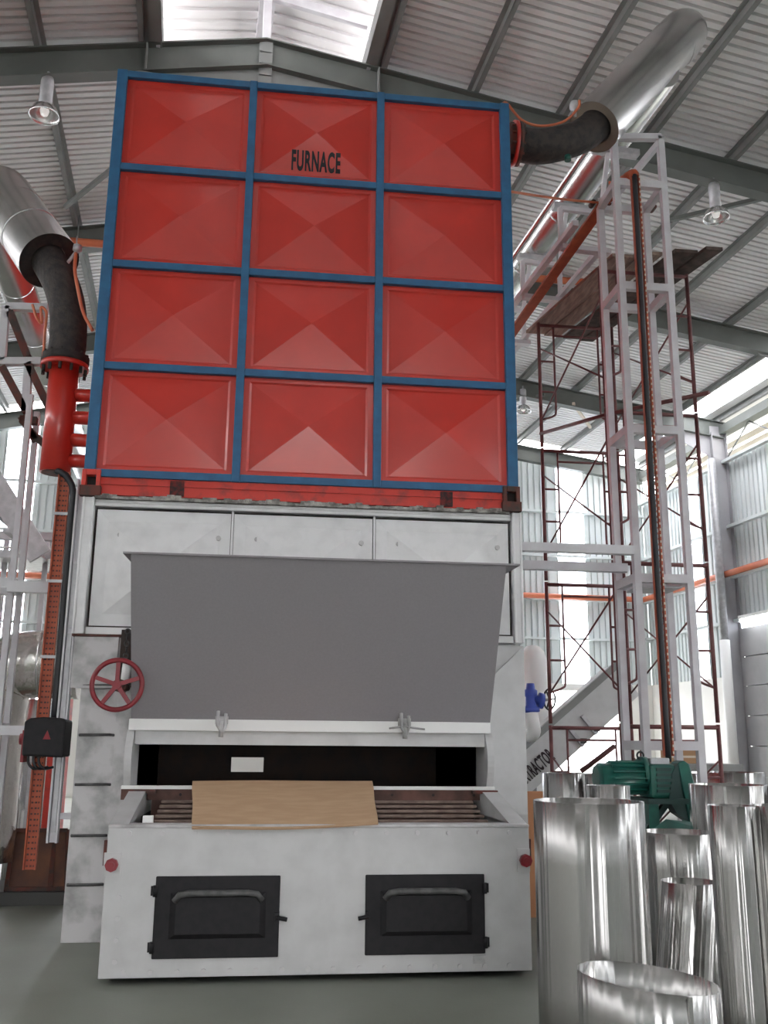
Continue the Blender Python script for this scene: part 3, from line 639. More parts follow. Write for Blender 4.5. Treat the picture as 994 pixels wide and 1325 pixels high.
# cable tray on the mast
ct = thing('cable_ladder', (3.8, 8.84, 1.3), 'orange perforated cable ladder with black cable running down the grey mast', 'cable tray')
ctp = [P(820, 235, 8.78), P(828, 420, 8.78), P(838, 600, 8.78), P(848, 800, 8.78), P(856, 978, 8.78)]
tx0 = sum(p.x for p in ctp)/5
z0, z1 = ctp[-1].z, ctp[0].z
for dx in (-.038, .042):
    b = MB(); b.box(tx0+dx-.008, tx0+dx+.008, 8.66, 8.70, z0, z1); b.build('side_rail', 'orange', ct)
b = MB(); z = z0
while z < z1: b.box(tx0-.035, tx0+.04, 8.685, 8.70, z, z+.018); z += .055
tag(b.build('rung_set', 'orange', ct), kind='stuff')
b = MB(); b.tube(arc([(tx0-.01, 8.66, z0-.05), (tx0-.015, 8.66, 4), (tx0-.01, 8.66, 6), (tx0-.01, 8.66, z1)]), .028, 8); b.build('cable', 'cable', ct)
b = MB(); z = z0+.02
while z < z1: b.box(tx0+.036, tx0+.048, 8.652, 8.66, z, z+.022); z += .06
tag(b.build('slot_row', 'louvre', ct), kind='stuff')
# sloping tray behind along the gallery
t0, t1 = P(806, 232, 8.75), BW(3.98, 18, 6.95)
ct2 = thing('cable_tray', t0, 'flat orange cable tray running back from the mast top beside the pipe', 'cable tray')
tA = P(800, 237, 8.95); tB = PZ(668, 424, 6.95); tC = tB+(tB-tA).normalized()*7
b = MB(); b.bar(tA, tC, .13, .03); b.build('tray', 'orange', ct2)
b = MB(); b.tube(arc([V(tx0, 8.68, z1-.02), V(tx0-.01, 8.72, z1+.05), tA+V(0, .1, .02)]), .05, 8); b.build('tray_bend', 'orange', ct2)
# gallery frames carrying the pipe
gl = thing('pipe_gallery', BW(4.1, 9.7, 7.4), 'grey square tube gallery running back from the mast under the silver pipe', 'gallery')
for xg, zg in ((4.13, 7.4), (4.66, 7.4)):
    b = MB(); b.bar(BW(xg, 9.35 if xg < 4.5 else 9.9, zg), BW(xg, 22, zg), .07); b.build('rail', 'tube', gl)
for yg in (9.8, 11.15, 12.6, 14.2, 16.):
    pa_, pb_2, pc_, pd_ = BW(4.13, yg, 7.4), BW(4.13, yg, 7.85), BW(4.66, yg, 7.85), BW(4.66, yg, 7.4)
    for a, c in ((pa_, pb_2), (pb_2, pc_), (pc_, pd_)):
        b = MB(); b.bar(a, c, .055); b.build('hoop_tube', 'tube', gl)
    b = MB(); b.bbox(4.13, 4.75, yg-.05, yg+.05, 7.3, 7.36); b.build('cross_tube', 'tube', gl)
    b = MB(); b.bbox(4.6, 5.2, yg-.06, yg+.06, 8.70, 8.78); b.build('pipe_saddle', 'galv', gl)
    b = MB(); b.bar(BW(4.66, yg, 7.85), BW(4.8, yg, 8.74), .05); b.build('hoop_tube', 'tube', gl)
for yg in (11.15, 14.2):
    b = MB(); b.bar(BW(4.66, yg, 7.4), BW(4.66, yg, 7.08), .06); b.build('drop_tube', 'tube', gl)

# ================================================================= SCAFFOLD
LV = 1.727
def scaffold_frame(x0, x1, y, z, label, group):
    t = thing('ladder_scaffold', ((x0+x1)/2, y, z), label, 'scaffolding', group); r = .023
    def tb(name, pts, rr=r):
        b = MB(); b.tube(pts, rr, 8); b.build(name, 'scaf', t)
    h = LV-.02
    tb('post', [(x0, y, z), (x0, y, z+h)]); tb('post', [(x1, y, z), (x1, y, z+h)])
    tb('head_tube', [(x0, y, z+h-.03), (x1, y, z+h-.03)]); tb('under_tube', [(x0+.2, y, z+h-.17), (x1-.2, y, z+h-.17)], .014)
    for x, s in ((x0, 1), (x1, -1)):
        xi = x+s*.2; tb('ladder_tube', arc([(xi, y, z+h-.04), (xi, y, z+.9), (xi, y, z+.5), (xi-s*.04, y, z+.42), (x, y, z+.36)], 5), .014)
        for k in range(2): tb('rung', [(x, y, z+.75+k*.42), (xi, y, z+.75+k*.42)], .014)
    return t
frames = [('near', 3.69, 4.75, 9.8), ('far', 3.40, 4.40, 11.35)]
order = ['ground', 'second', 'third', 'top']
for nm, x0, x1, y in frames:
    for k in range(4):
        scaffold_frame(x0, x1, y, k*LV+.03, 'maroon ladder scaffold frame, %s tier of the %s pair behind the mast' % (order[k], 'nearer' if nm == 'near' else 'farther'), 'scaffold frames stacked behind the mast')
for k in range(4):
    for side, (xa, xb) in (('left', (3.69, 3.40)), ('right', (4.75, 4.40))):
        z = k*LV+.03
        br = thing('scaffold_cross', ((xa+xb)/2, 10.6, z), 'thin crossed brace on the %s side of the %s scaffold tier' % (side, order[k]), 'scaffold brace', 'crossed braces of the scaffold')
        for (za, zb) in ((1.35, .35), (.35, 1.35)):
            b = MB(); b.tube([(xa, 9.8, z+za), (xb, 11.35, z+zb)], .011, 6); b.build('brace_rod', 'scaf', br)
b = MB(); b.tube([P(700, 561, 11.3), P(790, 535, 9.75), P(918, 508, 8.9)], .024, 8); tag(b.build('scaffold_tube', 'scaf', loc=P(700, 561, 11.3)), 'loose maroon tube lying slantwise across the scaffold', 'tube')
b = MB(); b.tube([P(752, 998, 11.2), P(775, 981, 11.1), P(796, 965, 11.0)], .03, 8); tag(b.build('prop_tube', 'scaf', loc=P(752, 998, 11.2)), 'dark slanting prop tube low behind the green motor', 'tube')
zt = 4*LV+.04
for k, (u0, u1, m, lab) in enumerate(((.02, .27, 'wood', 'leftmost weathered plank on top of the scaffold'), (.30, .52, 'wood', 'weathered plank second from left on top of the scaffold'), (.60, .85, 'wood2', 'dark plank third from left on top of the scaffold'), (.88, 1.06, 'wood2', 'dark plank at the right end on top of the scaffold'))):
    def pt(u, y):
        s = (y-9.8)/(11.35-9.8); x0 = 3.69+(3.40-3.69)*s; x1 = 4.75+(4.40-4.75)*s; return V(x0+(x1-x0)*u, y, zt)
    b = MB(); ya, yb2 = (9.55-.1*k, 11.75+.05*k)
    b.prism([pt(u0, ya), pt(u1, ya), pt(u1, yb2), pt(u0, yb2)], (0, 0, .04)); tag(b.build('plank', m, loc=pt((u0+u1)/2, 10.5)), lab, 'plank', 'planks on the scaffold top')

# ================================================================= LEFT PIPEWORK
hd = thing('red_header', P(72, 612, 8.6), 'red vertical pipe header with four stubs at the furnace left side', 'pipe')
hx, hz0_, hz1_ = -1.955, P(73, 612, 8.6).z, P(82, 478, 8.6).z
b = MB(); b.tube([(hx, 8.6, hz0_), (hx, 8.6, hz1_)], .133, 28); b.build('header_pipe', 'red', hd)
b = MB(); b.tube([(hx, 8.6, hz0_-.004), (hx, 8.6, hz0_)], .12, 20); b.build('end_cap', 'casting', hd)
for py_ in (512, 541, 570, 597):
    z = P(105, py_, 8.6).z; b = MB(); b.tube([(hx+.1, 8.6, z), (CX[0], 8.6, z)], .062, 16); b.build('stub_pipe', 'red', hd)
b = MB(); b.ring((hx, 8.6, hz1_), (0, 0, 1), .05, .215, .045, 32); b.build('flange', 'red', hd)
lb = thing('black_pipe_bend', (hx, 8.6, hz1_+.05), 'black lagged pipe bend above the red header, left of the furnace', 'pipe')
b = MB(); b.ring((hx, 8.6, hz1_+.046), (0, 0, 1), .05, .215, .075, 32); b.build('bend_flange', 'rubber', lb)
for k in range(12):
    a = k*math.pi/6; b = MB(); b.tube([(hx+.19*math.cos(a), 8.6+.19*math.sin(a), hz1_-.06), (hx+.19*math.cos(a), 8.6+.19*math.sin(a), hz1_+.15)], .016, 6); b.build('flange_bolt', 'rubber', lb)
LA, LB = P(64, 338, 8.72), P(8, 258, 9.3); la = (LB-LA).normalized()
path = arc([V(hx, 8.6, hz1_+.1), P(88, 440, 8.6), P(88, 405, 8.62), P(79, 368, 8.66), LA+la*.12]); b = MB(); b.tube(path, .168, 20); b.build('bend', 'rubber', lb)
sp2 = thing('insulated_pipe', LA, 'large silver clad pipe slanting up at the left edge of the photo', 'pipe')
b = MB(); b.tube(arc([LA, LA+(LB-LA)*.5, LB, LB+la*.2+EY*.08, LB+la*.3+EY*.3], 6), .29, 40, caps=False); b.build('jacket', 'jacket', sp2)
b = MB(); b.ring(LA+la*.01, la, .17, .287, .05, 40); b.build('insulation', 'rubber', sp2)
for t in (.38, .74):
    b = MB(); b.ring(LA+(LB-LA)*t, la, .285, .2935, .02, 40); b.build('jacket_band', 'jacket', sp2)
lr = thing('insulated_pipe_run', BW(-2.6, 10.2, 7.2), 'long silver clad pipe running back under the roof at the left edge', 'pipe')
b = MB(); b.tube([BW(-2.42, 9.6, 7.2), BW(-2.42, 26.5, 7.2)], .22, 32); b.build('jacket', 'jacket', lr)
for k in range(6):
    b = MB(); b.ring(BW(-2.42, 10.3+1.6*k, 7.2), EY, .218, .224, .03, 32); b.build('jacket_band', 'jacket', lr)
sn2 = thing('temperature_probe', P(98, 325, 8.6), 'small metal probe head beside the left silver pipe end', 'sensor')
pc = P(100, 324, 8.6); b = MB(); b.lathe(pc, [(0, .05), (.04, .05), (.045, 0), (.02, -.02), (0, -.02)], 14); b.build('probe_head', 'galv', sn2)
b = MB(); b.tube([pc, P(86, 342, 8.62)], .016, 8); b.build('probe_stem', 'galv', sn2)
hose('instrument_cable', [P(98, 328, 8.58), P(97, 350, 8.45), P(101, 375, 8.4), P(108, 405, 8.4), P(120, 428, 8.4)], .016, 'opipe', 'orange cable hanging beside the left black bend')
hose('instrument_cable', [P(56, 462, 8.5), P(58, 430, 8.5), P(60, 405, 8.5), P(53, 398, 8.5), P(54, 418, 8.5), P(47, 410, 8.5), P(42, 394, 8.5)], .013, 'opipe', 'orange cable looped over the grey bar left of the red header')
# left tower
lt = thing('steel_mast', (-2.6, 9.1, 0), 'grey square tube mast at the left edge beside the red header', 'mast')
for x, y, zt_ in ((-2.31, 8.9, 4.7), (-2.36, 9.4, 4.7), (-2.85, 8.9, 4.7), (-2.85, 9.4, 4.7)):
    b = MB(); b.box(x-.026, x+.026, y-.026, y+.026, 0, zt_); b.build('post', 'tube', lt)
for z in (1.62, 2.9):
    for a, c in (((-2.85, 8.9), (-2.31, 8.9)), ((-2.31, 8.9), (-2.36, 9.4)), ((-2.85, 9.4), (-2.36, 9.4))):
        b = MB(); b.bar((*a, z), (*c, z), .07, .09); b.build('cross_tube', 'tube', lt)
b = MB(); b.bar((-2.33, 8.86, 2.86), (-1.77, 8.86, 2.86), .10, .10); b.build('tie_beam', 'tube', lt)
b = MB(); b.bar((-2.85, 8.86, 1.60), (-1.92, 8.6, 1.60), .07, .08); b.build('tie_beam', 'tube', lt)
for pa2, pb3, m in (((8, 397), (62, 399), 'tube'), ((8, 397), (2, 467), 'tube'), ((-30, 468), (56, 468), 'tube'), ((13, 404), (36, 462), 'casting'), ((36, 470), (62, 525), 'casting'), ((3, 475), (34, 533), 'casting'), ((37, 475), (33, 533), 'tube')):
    b = MB(); b.bar(P(*pa2, 9.0), P(*pb3, 9.0), .07); b.build('truss_bar', m, lt)
for pa2, pb3 in (((28, 540), (46, 570)), ((26, 543), (48, 545)), ((40, 560), (58, 575))):
    b = MB(); b.bar(P(*pa2, 9.2), P(*pb3, 9.2), .07); b.build('clip_bracket', 'casting', lt)
# orange tray and black conduit left of the furnace
lct = thing('cable_tray', (-1.79, 8.5, .5), 'orange perforated cable tray standing upright left of the furnace', 'cable tray')
xa = -1.845; b = MB(); b.box(xa-.045, xa+.045, 8.5, 8.515, .5, 3.85); b.build('tray', 'orange', lct)
for dx in (-.045, .045): b = MB(); b.box(xa+dx-.006, xa+dx+.006, 8.47, 8.51, .5, 3.85); b.build('tray_edge', 'orange', lct)
b = MB(); z = .52; k = 0
while z < 3.83:
    for dx in (-.025, .005, .03): b.box(xa+dx-.008, xa+dx+.008, 8.496, 8.5, z, z+.014)
    z += .045
tag(b.build('slot_row', 'casting', lct), kind='stuff')
for z in (3.45, 2.85, 2.2): b = MB(); b.box(xa-.06, xa+.1, 8.46, 8.475, z, z+.025); b.build('strap', 'galv', lct)
b = MB(); b.tube(arc([V(-1.92, 8.5, 3.86), V(-1.82, 8.47, 3.8), V(-1.755, 8.47, 3.66), V(-1.755, 8.47, 3.4), V(-1.75, 8.47, 2.4), V(-1.75, 8.47, 1.70)]), .03, 12); tag(b.build('conduit_pipe', 'cable', loc=(-1.69, 8.5, 1.66)), 'dark conduit pipe running down beside the orange tray', 'conduit')
ch = thing('steel_channel', (-1.66, 8.36, .72), 'grey steel channel post against the furnace left side', 'channel')
b = MB(); b.box(-1.70, -1.685, 8.32, 8.4, .72, 3.75); b.box(-1.685, -1.63, 8.38, 8.4, .72, 3.75); b.box(-1.63, -1.615, 8.32, 8.4, .72, 3.75); b.build('channel', 'tube', ch)
for z in (.9, 2.0):
    b = MB(); b.box(-1.615, -1.5, 8.36, 8.4, z, z+.05); b.build('channel_bracket', 'tube', ch)
for z0, z1 in ((2.45, 3.0), (.8, 2.4)): b = MB(); b.box(-1.675, -1.64, 8.35, 8.378, z0, z1); b.build('channel_insert', 'galv', ch)
# black actuator
ac = thing('actuator_box', (-1.74, 8.25, 1.38), 'black ribbed actuator box mounted left of the furnace', 'actuator')
b = MB(); b.prism([(-1.905, 8.12, 1.40), (-1.585, 8.12, 1.39), (-1.585, 8.12, 1.68), (-1.66, 8.12, 1.70), (-1.76, 8.12, 1.705), (-1.86, 8.12, 1.695), (-1.905, 8.12, 1.67)], (0, .3, 0)); b.build('housing', 'blackdoor', ac, bevel=.015)
b = MB(); b.prism([(-1.75, 8.115, 1.53), (-1.69, 8.115, 1.53), (-1.72, 8.115, 1.60)], (0, .006, 0)); b.build('warning_mark', 'wheel', ac)
b = MB(); b.tube([(-1.96, 8.27, 1.53), (-1.905, 8.27, 1.53)], .045, 12); b.box(-1.93, -1.905, 8.2, 8.34, 1.35, 1.6); b.build('side_gland', 'wheel', ac)
for k in range(3):
    b = MB(); x = -1.87+.04*k; b.tube(arc([V(x, 8.2, 1.41), V(x+.01, 8.2, 1.34), V(x+.05, 8.22, 1.30), V(x+.1, 8.3, 1.31)]), .011, 6); b.build('cable', 'cable', ac)
# silver ducts at the far left
du = thing('insulated_duct', P(30, 860, 9.9), 'creased silver foil duct with bend at the left edge', 'duct')
zc_ = P(40, 860, 9.9).z; xl_ = P(-5, 858, 9.9).x; xr_ = P(66, 858, 9.9).x
b = MB(); b.tube(arc([V(xl_, 9.9, .4), V(xl_, 9.9, zc_-.45), V(xl_+.08, 9.9, zc_-.12), V(xl_+.32, 9.9, zc_), V(xr_+.3, 9.9, zc_)], 6), .33, 32); b.build('jacket', 'crumple', du)
for t in (.2, .5):
    b = MB(); b.ring(V(xl_+.33+t*.6, 9.9, zc_), (1, 0, 0), .32, .338, .02, 32); b.build('jacket_band', 'jacket', du)
b = MB(); b.tube(arc([P(2, 855, 9.4), P(2, 848, 9.4), P(6, 845, 9.4), P(10, 847, 9.4)]), .012, 6); b.build('lift_handle', 'cable', du)
for i, (px, w, y, lab) in enumerate(((28, .11, 10.9, 'bright silver upright pipe behind the left mast, below the foil duct'), (52, .06, 11.4, 'slim silver upright pipe between left mast and black actuator'))):
    q = P(px, 1000, y); b = MB(); b.tube([(q.x, y, 0), (q.x, y, P(px, 905, y).z)], w, 20); tag(b.build('upright_pipe', 'jacket', loc=(q.x, y, 0)), lab, 'pipe')
ob = thing('orange_cabinet', P(56, 920, 12.5), 'orange painted machine casing seen behind the left cable tray', 'machine')
q0, q1 = P(50, 990, 12.5), P(68, 880, 12.5); b = MB(); b.box(q0.x, q1.x+.2, 12.5, 12.9, 0, q1.z); b.build('casing', 'red2', ob, bevel=.02)
b = MB(); b.box(q0.x, q1.x+.2, 12.47, 12.5, 2.0, 2.04); b.build('casing_joint', 'white', ob)
# grey beam, walkway and stair behind on the left
wk = thing('walkway', P(30, 690, 13.), 'grey steel walkway crossing behind the left mast', 'walkway')
za, zb = P(30, 688, 13.).z, P(30, 722, 13.).z
b = MB(); b.box(-6, -2.2, 13, 13.1, zb+.25, za); b.build('upper_beam', 'tube', wk); b = MB(); b.box(-6, -2.2, 13.0, 14., zb, zb+.1); b.build('deck', 'galv', wk)
b = MB(); b.box(-6, -2.2, 13, 13.04, zb+.13, zb+.15); b.build('kick_strip', 'white', wk)
for px in (4, 13, 57): q = P(px, 740, 13.4); b = MB(); b.box(q.x-.03, q.x+.03, 13.4, 13.46, 0, za); b.build('walkway_post', 'tube', wk)
stt = thing('stair_stringer', P(0, 625, 12.), 'slanting grey stair stringer at the left edge', 'stair')
b = MB(); b.bar(P(-30, 590, 12.), P(52, 720, 12.), .06, .28); b.build('stringer', 'galv', stt)
for k in range(5):
    q = P(-20+k*14, 622+k*23, 12.2); b = MB(); b.box(q.x-.12, q.x+.12, 12.0, 12.7, q.z-.02, q.z+.02); b.build('tread', 'galv', stt)
# rusty framed panels on a dark kerb
kb = MB(); kb.box(-3.4, -1.52, 9.95, 10.8, 0, .115); tag(kb.build('kerb', 'darkgrey', loc=(-2.4, 10.3, 0)), 'low dark concrete plinth at the left below the rusty panels', 'plinth')
for i, (c, lab) in enumerate((([(8, 1153), (66, 1153), (72, 1074), (20, 1074)], 'large rusty brown framed panel leaning above the dark plinth'), ([(64, 1153), (86, 1153), (88, 1074), (72, 1074)], 'narrow rusty brown framed panel beside the silver column foot'))):
    rpn = thing('rusty_panel', P(40, 1155, 10.05), lab, 'panel', 'rusty panels on the plinth'); b = MB()
    pts = [P(x, y, 10.05 if k < 2 else 10.35) for k, (x, y) in enumerate(c)]; pts = [V(p.x, p.y, max(p.z, .118)) for p in pts]
    b.prism(pts, (0, .03, 0)); b.build('sheet', 'rust', rpn)
    for a, d in zip(pts, pts[1:]+pts[:1]): b = MB(); b.bar(a+V(0, -.02, .02 if a.z < .2 and d.z < .2 else 0), d+V(0, -.02, .02 if a.z < .2 and d.z < .2 else 0), .035); b.build('frame_bar', 'casting', rpn)
q = P(35, 1058, 10.6); b = MB(); b.box(q.x-.06, q.x+.06, 10.6, 10.7, .118, q.z+.07); tag(b.build('white_post', 'white', loc=(q.x, 10.65, .118)), 'short white post behind the rusty panels', 'post')
q = P(52, 1000, 10.6); b = MB(); b.box(q.x-.09, q.x+.06, 10.45, 10.55, .118, P(52, 985, 10.5).z); tag(b.build('grey_panel', 'galv', loc=(q.x, 10.5, .118)), 'upright grey plate below the black actuator', 'plate')

# ================================================================= GREEN GEARED MOTOR
gm = thing('geared_motor', (3.5, 8.35, 0), 'green geared motor with chain guard at the foot of the mast', 'motor')
YM = 8.35
mc = P(800, 1006, YM); me_ = P(832, 1006, YM); m0 = P(771, 1006, YM)
b = MB(); b.tube([V(m0.x, YM, mc.z), V(m0.x+.03, YM, mc.z), V(m0.x+.03, YM, mc.z), V(me_.x+.02, YM, mc.z)], [.10, .125, .125, .125], 24); b.build('motor_body', 'green', gm)
for k in range(16):
    a = k*math.pi/8; b = MB(); d = V(0, math.cos(a), math.sin(a)); b.bar(V(m0.x+.12, YM, mc.z)+d*.13, V(me_.x, YM, mc.z)+d*.13, .012, .03, d); b.build('fin', 'green', gm)
g0, g1 = P(832, 985, YM), P(868, 1032, YM)
b = MB(); b.box(g0.x, g1.x, YM-.16, YM+.16, g1.z, g0.z-.02); b.build('gearbox', 'green', gm, bevel=.03)
b = MB(); b.tube([V(g0.x+.02, YM, g0.z-.10), V(g0.x-.03, YM, g0.z-.10)], .14, 20); b.build('gearbox_flange', 'green', gm)
b = MB(); b.box(g0.x+.03, g1.x-.03, YM-.10, YM+.10, g0.z-.03, g0.z+.03); b.build('gearbox_lid', 'galv', gm, bevel=.01)
for k in range(5):
    b = MB(); b.box(g0.x+.05, g1.x-.05, YM-.172, YM-.158, g1.z+.05+k*.045, g1.z+.075+k*.045); b.build('cooling_rib', 'greendark', gm)
b = MB(); b.torus(V(g0.x-.02, YM, g0.z+.05), (0, 1, 0), .03, .009, 16, 6); b.build('lifting_eye', 'cable', gm)
gp = [V(P(x, y, YM-.1).x, YM-.18, P(x, y, YM-.1).z) for x, y in ((873, 986), (881, 984), (888, 989), (893, 1010), (903, 1055), (900, 1063), (888, 1063), (880, 1025))]
b = MB(); b.prism(gp, (0, .16, 0)); b.build('chain_guard', 'green', gm, bevel=.01)
gk = [V(P(x, y, YM-.1).x, YM-.17, P(x, y, YM-.1).z) for x, y in ((866, 1000), (873, 988), (879, 1025), (887, 1062), (872, 1052), (862, 1035))]
b = MB(); b.prism(gk, (0, .14, 0)); b.build('chain_case', 'greendark', gm)
p0, p1 = P(826, 1031, YM), P(878, 1037, YM)
b = MB(); b.box(p0.x, p1.x, YM-.22, YM+.2, p1.z-.01, p0.z-.005); b.build('mounting_plate', 'greendark', gm)
q = P(838, 1050, YM)
for xx in (q.x, q.x+.33):
    b = MB(); b.bar((xx, YM-.1, 0), (xx, YM-.1, p1.z), .09); b.build('stand_leg', 'green', gm)
b = MB(); b.bar(P(836, 1075, YM-.1), P(862, 1040, YM-.1), .06, .05); b.build('stand_brace', 'greendark', gm)
q0, q1 = P(846, 1078, 7.4), P(918, 1062, 7.6)
b = MB(); b.prism([P(838, 1078, 7.5), P(862, 1060, 7.7), P(915, 1066, 7.7), P(915, 1074, 7.5)], (0, 0, -.04)); b.build('belt_cover', 'green', gm)

# ================================================================= ALUMINIUM SLEEVES
def sleeve(x, y, r, h, label, z=0., tilt=(0, 0), slant=0., n=192, seam=200, lobes=.003):
    """open sheet-metal tube; tilt = sideways travel of the top per metre; slant = height drop across x"""
    t = thing('metal_sleeve', (x, y, z), label, 'metal sleeve', 'bright rolled metal sleeves standing on the floor')
    b = MB(); th = .006; vs = []; ph = random.uniform(0, 6); fl_ = [(q, random.uniform(0, 6), random.uniform(.2, 1)*(.03 if q < 14 else .075)/q) for q in range(6, 62, 4)]
    rows = [0, .25, .5, .75, 1.]
    for side in (0, 1):
        for s in rows:
            for k in range(n):
                a = k*2*math.pi/n; rr = (r-th*side)*(1+lobes*math.sin(3*a+ph)+sum(w*math.sin(q*a+p_) for q, p_, w in fl_))
                X, Y = rr*math.cos(a), rr*math.sin(a); Z = s*(h - slant*(X/r))
                vs.append((x+X+tilt[0]*Z, y+Y+tilt[1]*Z, z+Z))
    fs = []; R = len(rows)
    for side in (0, 1):
        for i in range(R-1):
            for k in range(n):
                o = side*R*n; q = (o+i*n+k, o+i*n+(k+1) % n, o+(i+1)*n+(k+1) % n, o+(i+1)*n+k); fs.append(q if not side else q[::-1])
    b.add(vs, fs, True); o1, o2 = (R-1)*n, (2*R-1)*n
    b.add([], []); b.f += [(o1+k, o1+(k+1) % n, o2+(k+1) % n, o2+k) for k in range(n)]; b.sm += [False]*n
    b.f += [(k, R*n+k, R*n+(k+1) % n, (k+1) % n) for k in range(n)]; b.sm += [False]*n
    b.build('shell', 'alu', t)
    a = math.radians(seam); rr = r+.008
    Xs, Ys = rr*math.cos(a), rr*math.sin(a); hh = h-slant*math.cos(a)
    b = MB(); b.bar((x+Xs, y+Ys, z), (x+Xs+tilt[0]*hh, y+Ys+tilt[1]*hh, z+hh-.004), .02, .006, (math.cos(a), math.sin(a), 0)); b.build('seam', 'alu', t)
    return t
def slv(px0, px1, py, h, label, **k): # from pixel span of the top rim and sleeve height
    c = PZ((px0+px1)/2, py, h+k.get('z', 0)); dep = (c-EYE).dot(FW); r = (px1-px0)/2/FPX*dep/1.0
    sleeve(c.x, c.y, r, h, label, **k)
H0 = 1.24
slv(691, 831, 1036, H0, 'large tall metal sleeve standing right beside the white stoker box', seam=250)
slv(917, 976, 1042, H0, 'slim tall metal sleeve at the right, in front of the wide far-right one', seam=300)
c = PZ(1010, 1043, H0); sleeve(c.x+.03, c.y+.05, .16, H0, 'tall metal sleeve cut by the right photo edge')
sleeve(1.665, 4.25, .295, .575, 'short metal sleeve with slanting rim in the front foreground', slant=.028, tilt=(0, 0), seam=280)
slv(831, 925, 1076, .95, 'medium metal sleeve below the green motor, behind the leaning one', seam=230)
c = PZ(896, 1140, .80); sleeve(c.x-.12, c.y, .155, .80, 'short metal sleeve leaning sideways between the two tall front ones', tilt=(.13, 0), seam=255)
slv(702, 757, 1000, H0, 'far metal sleeve beside the right edge of the furnace tower')
slv(760, 814, 1016, H0, 'metal sleeve behind the large tall one, left of the green motor')
slv(905, 987, 999, H0, 'farthest right metal sleeve with a bare edge-on rim', seam=270)
slv(893, 990, 1015, H0, 'wide metal sleeve behind the slim tall one at the right', seam=240)
slv(994, 1058, 1016, H0, 'metal sleeve at the right edge behind the cut-off one')
slv(757, 775, 1001, H0, 'very slim far metal sleeve left of the green motor')
slv(884, 906, 1001, H0, 'narrow far metal sleeve just right of the chain guard')

# ================================================================= BEHIND: conveyor, valve, carton
cv = thing('inclined_conveyor', P(690, 1000, 13.), 'grey inclined conveyor trough with black lettering behind the scaffold', 'conveyor')
c0, c1 = P(668, 1008, 13.), P(812, 880, 13.); dv = (c1-c0).normalized(); nv = V(-dv.z, 0, dv.x)
b = MB(); hw_ = .26
b.prism([c0-nv*hw_, c1-nv*hw_, c1+nv*hw_, c0+nv*hw_], (0, .5, 0)); b.build('trough', 'silver', cv)
b = MB(); b.bar(c0+nv*hw_-V(0, .04, 0), c1+nv*hw_-V(0, .04, 0), .08, .09, nv); b.build('top_rail', 'purlin', cv)
for t in (.48, .60):
    q = c0+(c1-c0)*t; b = MB(); b.bar(q-nv*hw_+V(0, -.03, 0), q+nv*hw_*.2+V(0, -.03, 0), .05); b.build('stiffener', 'galv', cv)
    b = MB(); q2 = q-nv*hw_; b.box(q2.x-.05, q2.x+.04, 12.94, 13.0, q2.z+.03, q2.z+.1); b.build('lug', 'wear', cv)
tq = P(694, 993, 12.99); text('lettering', 'EXTRACTOR', .25, 'ink', cv, (tq.x, 12.985, tq.z), dv, nv, sx=.36, bold=.008)
b = MB(); q = P(686, 1015, 13.); b.box(q.x-.2, q.x+.12, 13.1, 13.4, 0, q.z+.1); b.build('support', 'purlin', cv)
vl = thing('blue_valve', P(688, 905, 12.), 'blue valve on a white pipe elbow seen past the furnace right edge', 'valve')
q = P(687, 905, 12.); b = MB(); b.lathe(q, [(0, .2), (.05, .2), (.06, .13), (.085, .11), (.085, .05), (.065, .03), (.07, -.08), (.11, -.1), (.11, -.15), (.06, -.17), (0, -.17)], 18); b.build('valve_bonnet', 'bluem', vl)
b = MB(); b.tube([q+V(0, 0, .0), q+V(.1, 0, -.01), q+V(.1, 0, -.01), q+V(.16, 0, -.02)], [.06, .06, .1, .1], 14); b.build('gear_housing', 'bluem', vl)
b = MB(); b.tube(arc([q+V(0, 0, -.16), q+V(.02, 0, -.3), q+V(.05, .1, -.42), q+V(.03, .5, -.45), V(q.x+.02, 13.9, q.z-.45)]), .085, 16); b.build('valve_pipe', 'white', vl)
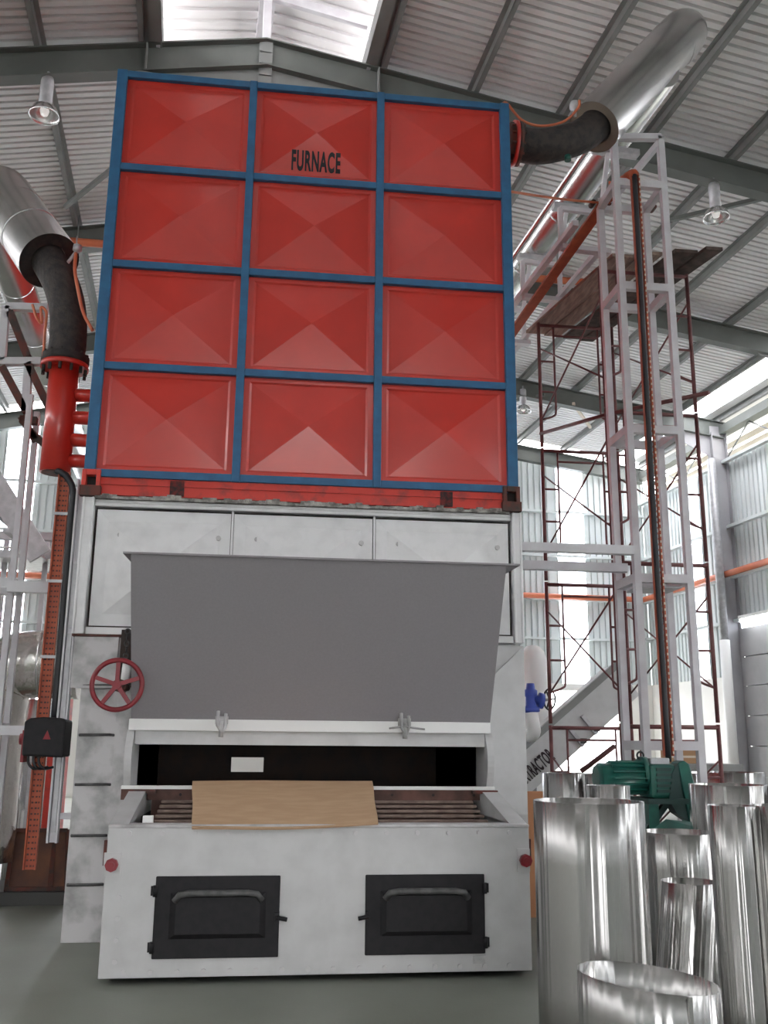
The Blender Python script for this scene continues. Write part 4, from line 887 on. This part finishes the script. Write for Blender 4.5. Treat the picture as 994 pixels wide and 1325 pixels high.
hc2 = P(711, 905, 12.); b = MB(); b.torus(hc2, (1, .3, 0), .13, .012, 24, 6); o = b.build('valve_wheel', 'cable', vl)
for k in range(3):
    a = k*math.pi/3; d = V(-.3, 1, 0).normalized()*math.cos(a)+V(0, 0, 1)*math.sin(a); b = MB(); b.tube([hc2-d*.13, hc2+d*.13], .01, 6); b.build('spoke', 'cable', o)
b = MB(); b.tube([q+V(.15, 0, -.01), hc2], .018, 8); b.build('valve_stem', 'galv', vl)
q = P(706, 950, 14.6); b = MB(); b.tube([(q.x, 14.6, 0), (q.x, 14.6, 2.6)], .07, 14); tag(b.build('upright_pipe', 'white', loc=(q.x, 14.6, 0)), 'white upright pipe beside the blue valve', 'pipe')
q = P(690, 862, 14.); b = MB(); b.lathe((q.x, 14., 0), [(0, 2.95), (.1, 2.93), (.17, 2.85), (.2, 2.72), (.2, 0)], 20); tag(b.build('white_vessel', 'white', loc=(q.x, 14, 0)), 'white domed vessel behind the blue valve', 'vessel')
q = P(690, 1060, 9.); b = MB(); b.box(q.x-.12, q.x+.1, 9., 9.05, 0, P(690, 1024, 9.).z); tag(b.build('orange_board', 'terra', loc=(q.x, 9, 0)), 'orange board edge between furnace and large metal sleeve', 'board')
q = P(888, 975, 13.5); bx_ = thing('carton', (q.x, 13.5, 0), 'brown carton on a grey bench behind the mast', 'box')
zb_ = P(888, 988, 13.5).z; b = MB(); b.box(q.x-.22, q.x+.2, 13.5, 13.9, zb_, P(888, 967, 13.5).z); b.build('carton_body', 'brownbox', bx_, bevel=.01)
b = MB(); b.box(q.x-.22, q.x+.2, 13.49, 13.5, zb_+.08, zb_+.11); b.build('carton_tape', 'louvre', bx_)
bn = thing('steel_bench', (q.x+.2, 13.7, 0), 'grey steel bench carrying a brown carton behind the mast', 'bench')
b = MB(); b.box(q.x-.6, q.x+.75, 13.3, 14.1, zb_-.1, zb_-.002); b.build('bench_top', 'purlin', bn)
for dx in (-.5, .65):
    b = MB(); b.box(q.x+dx-.04, q.x+dx+.04, 13.4, 13.48, 0, zb_-.1); b.build('leg', 'purlin', bn)
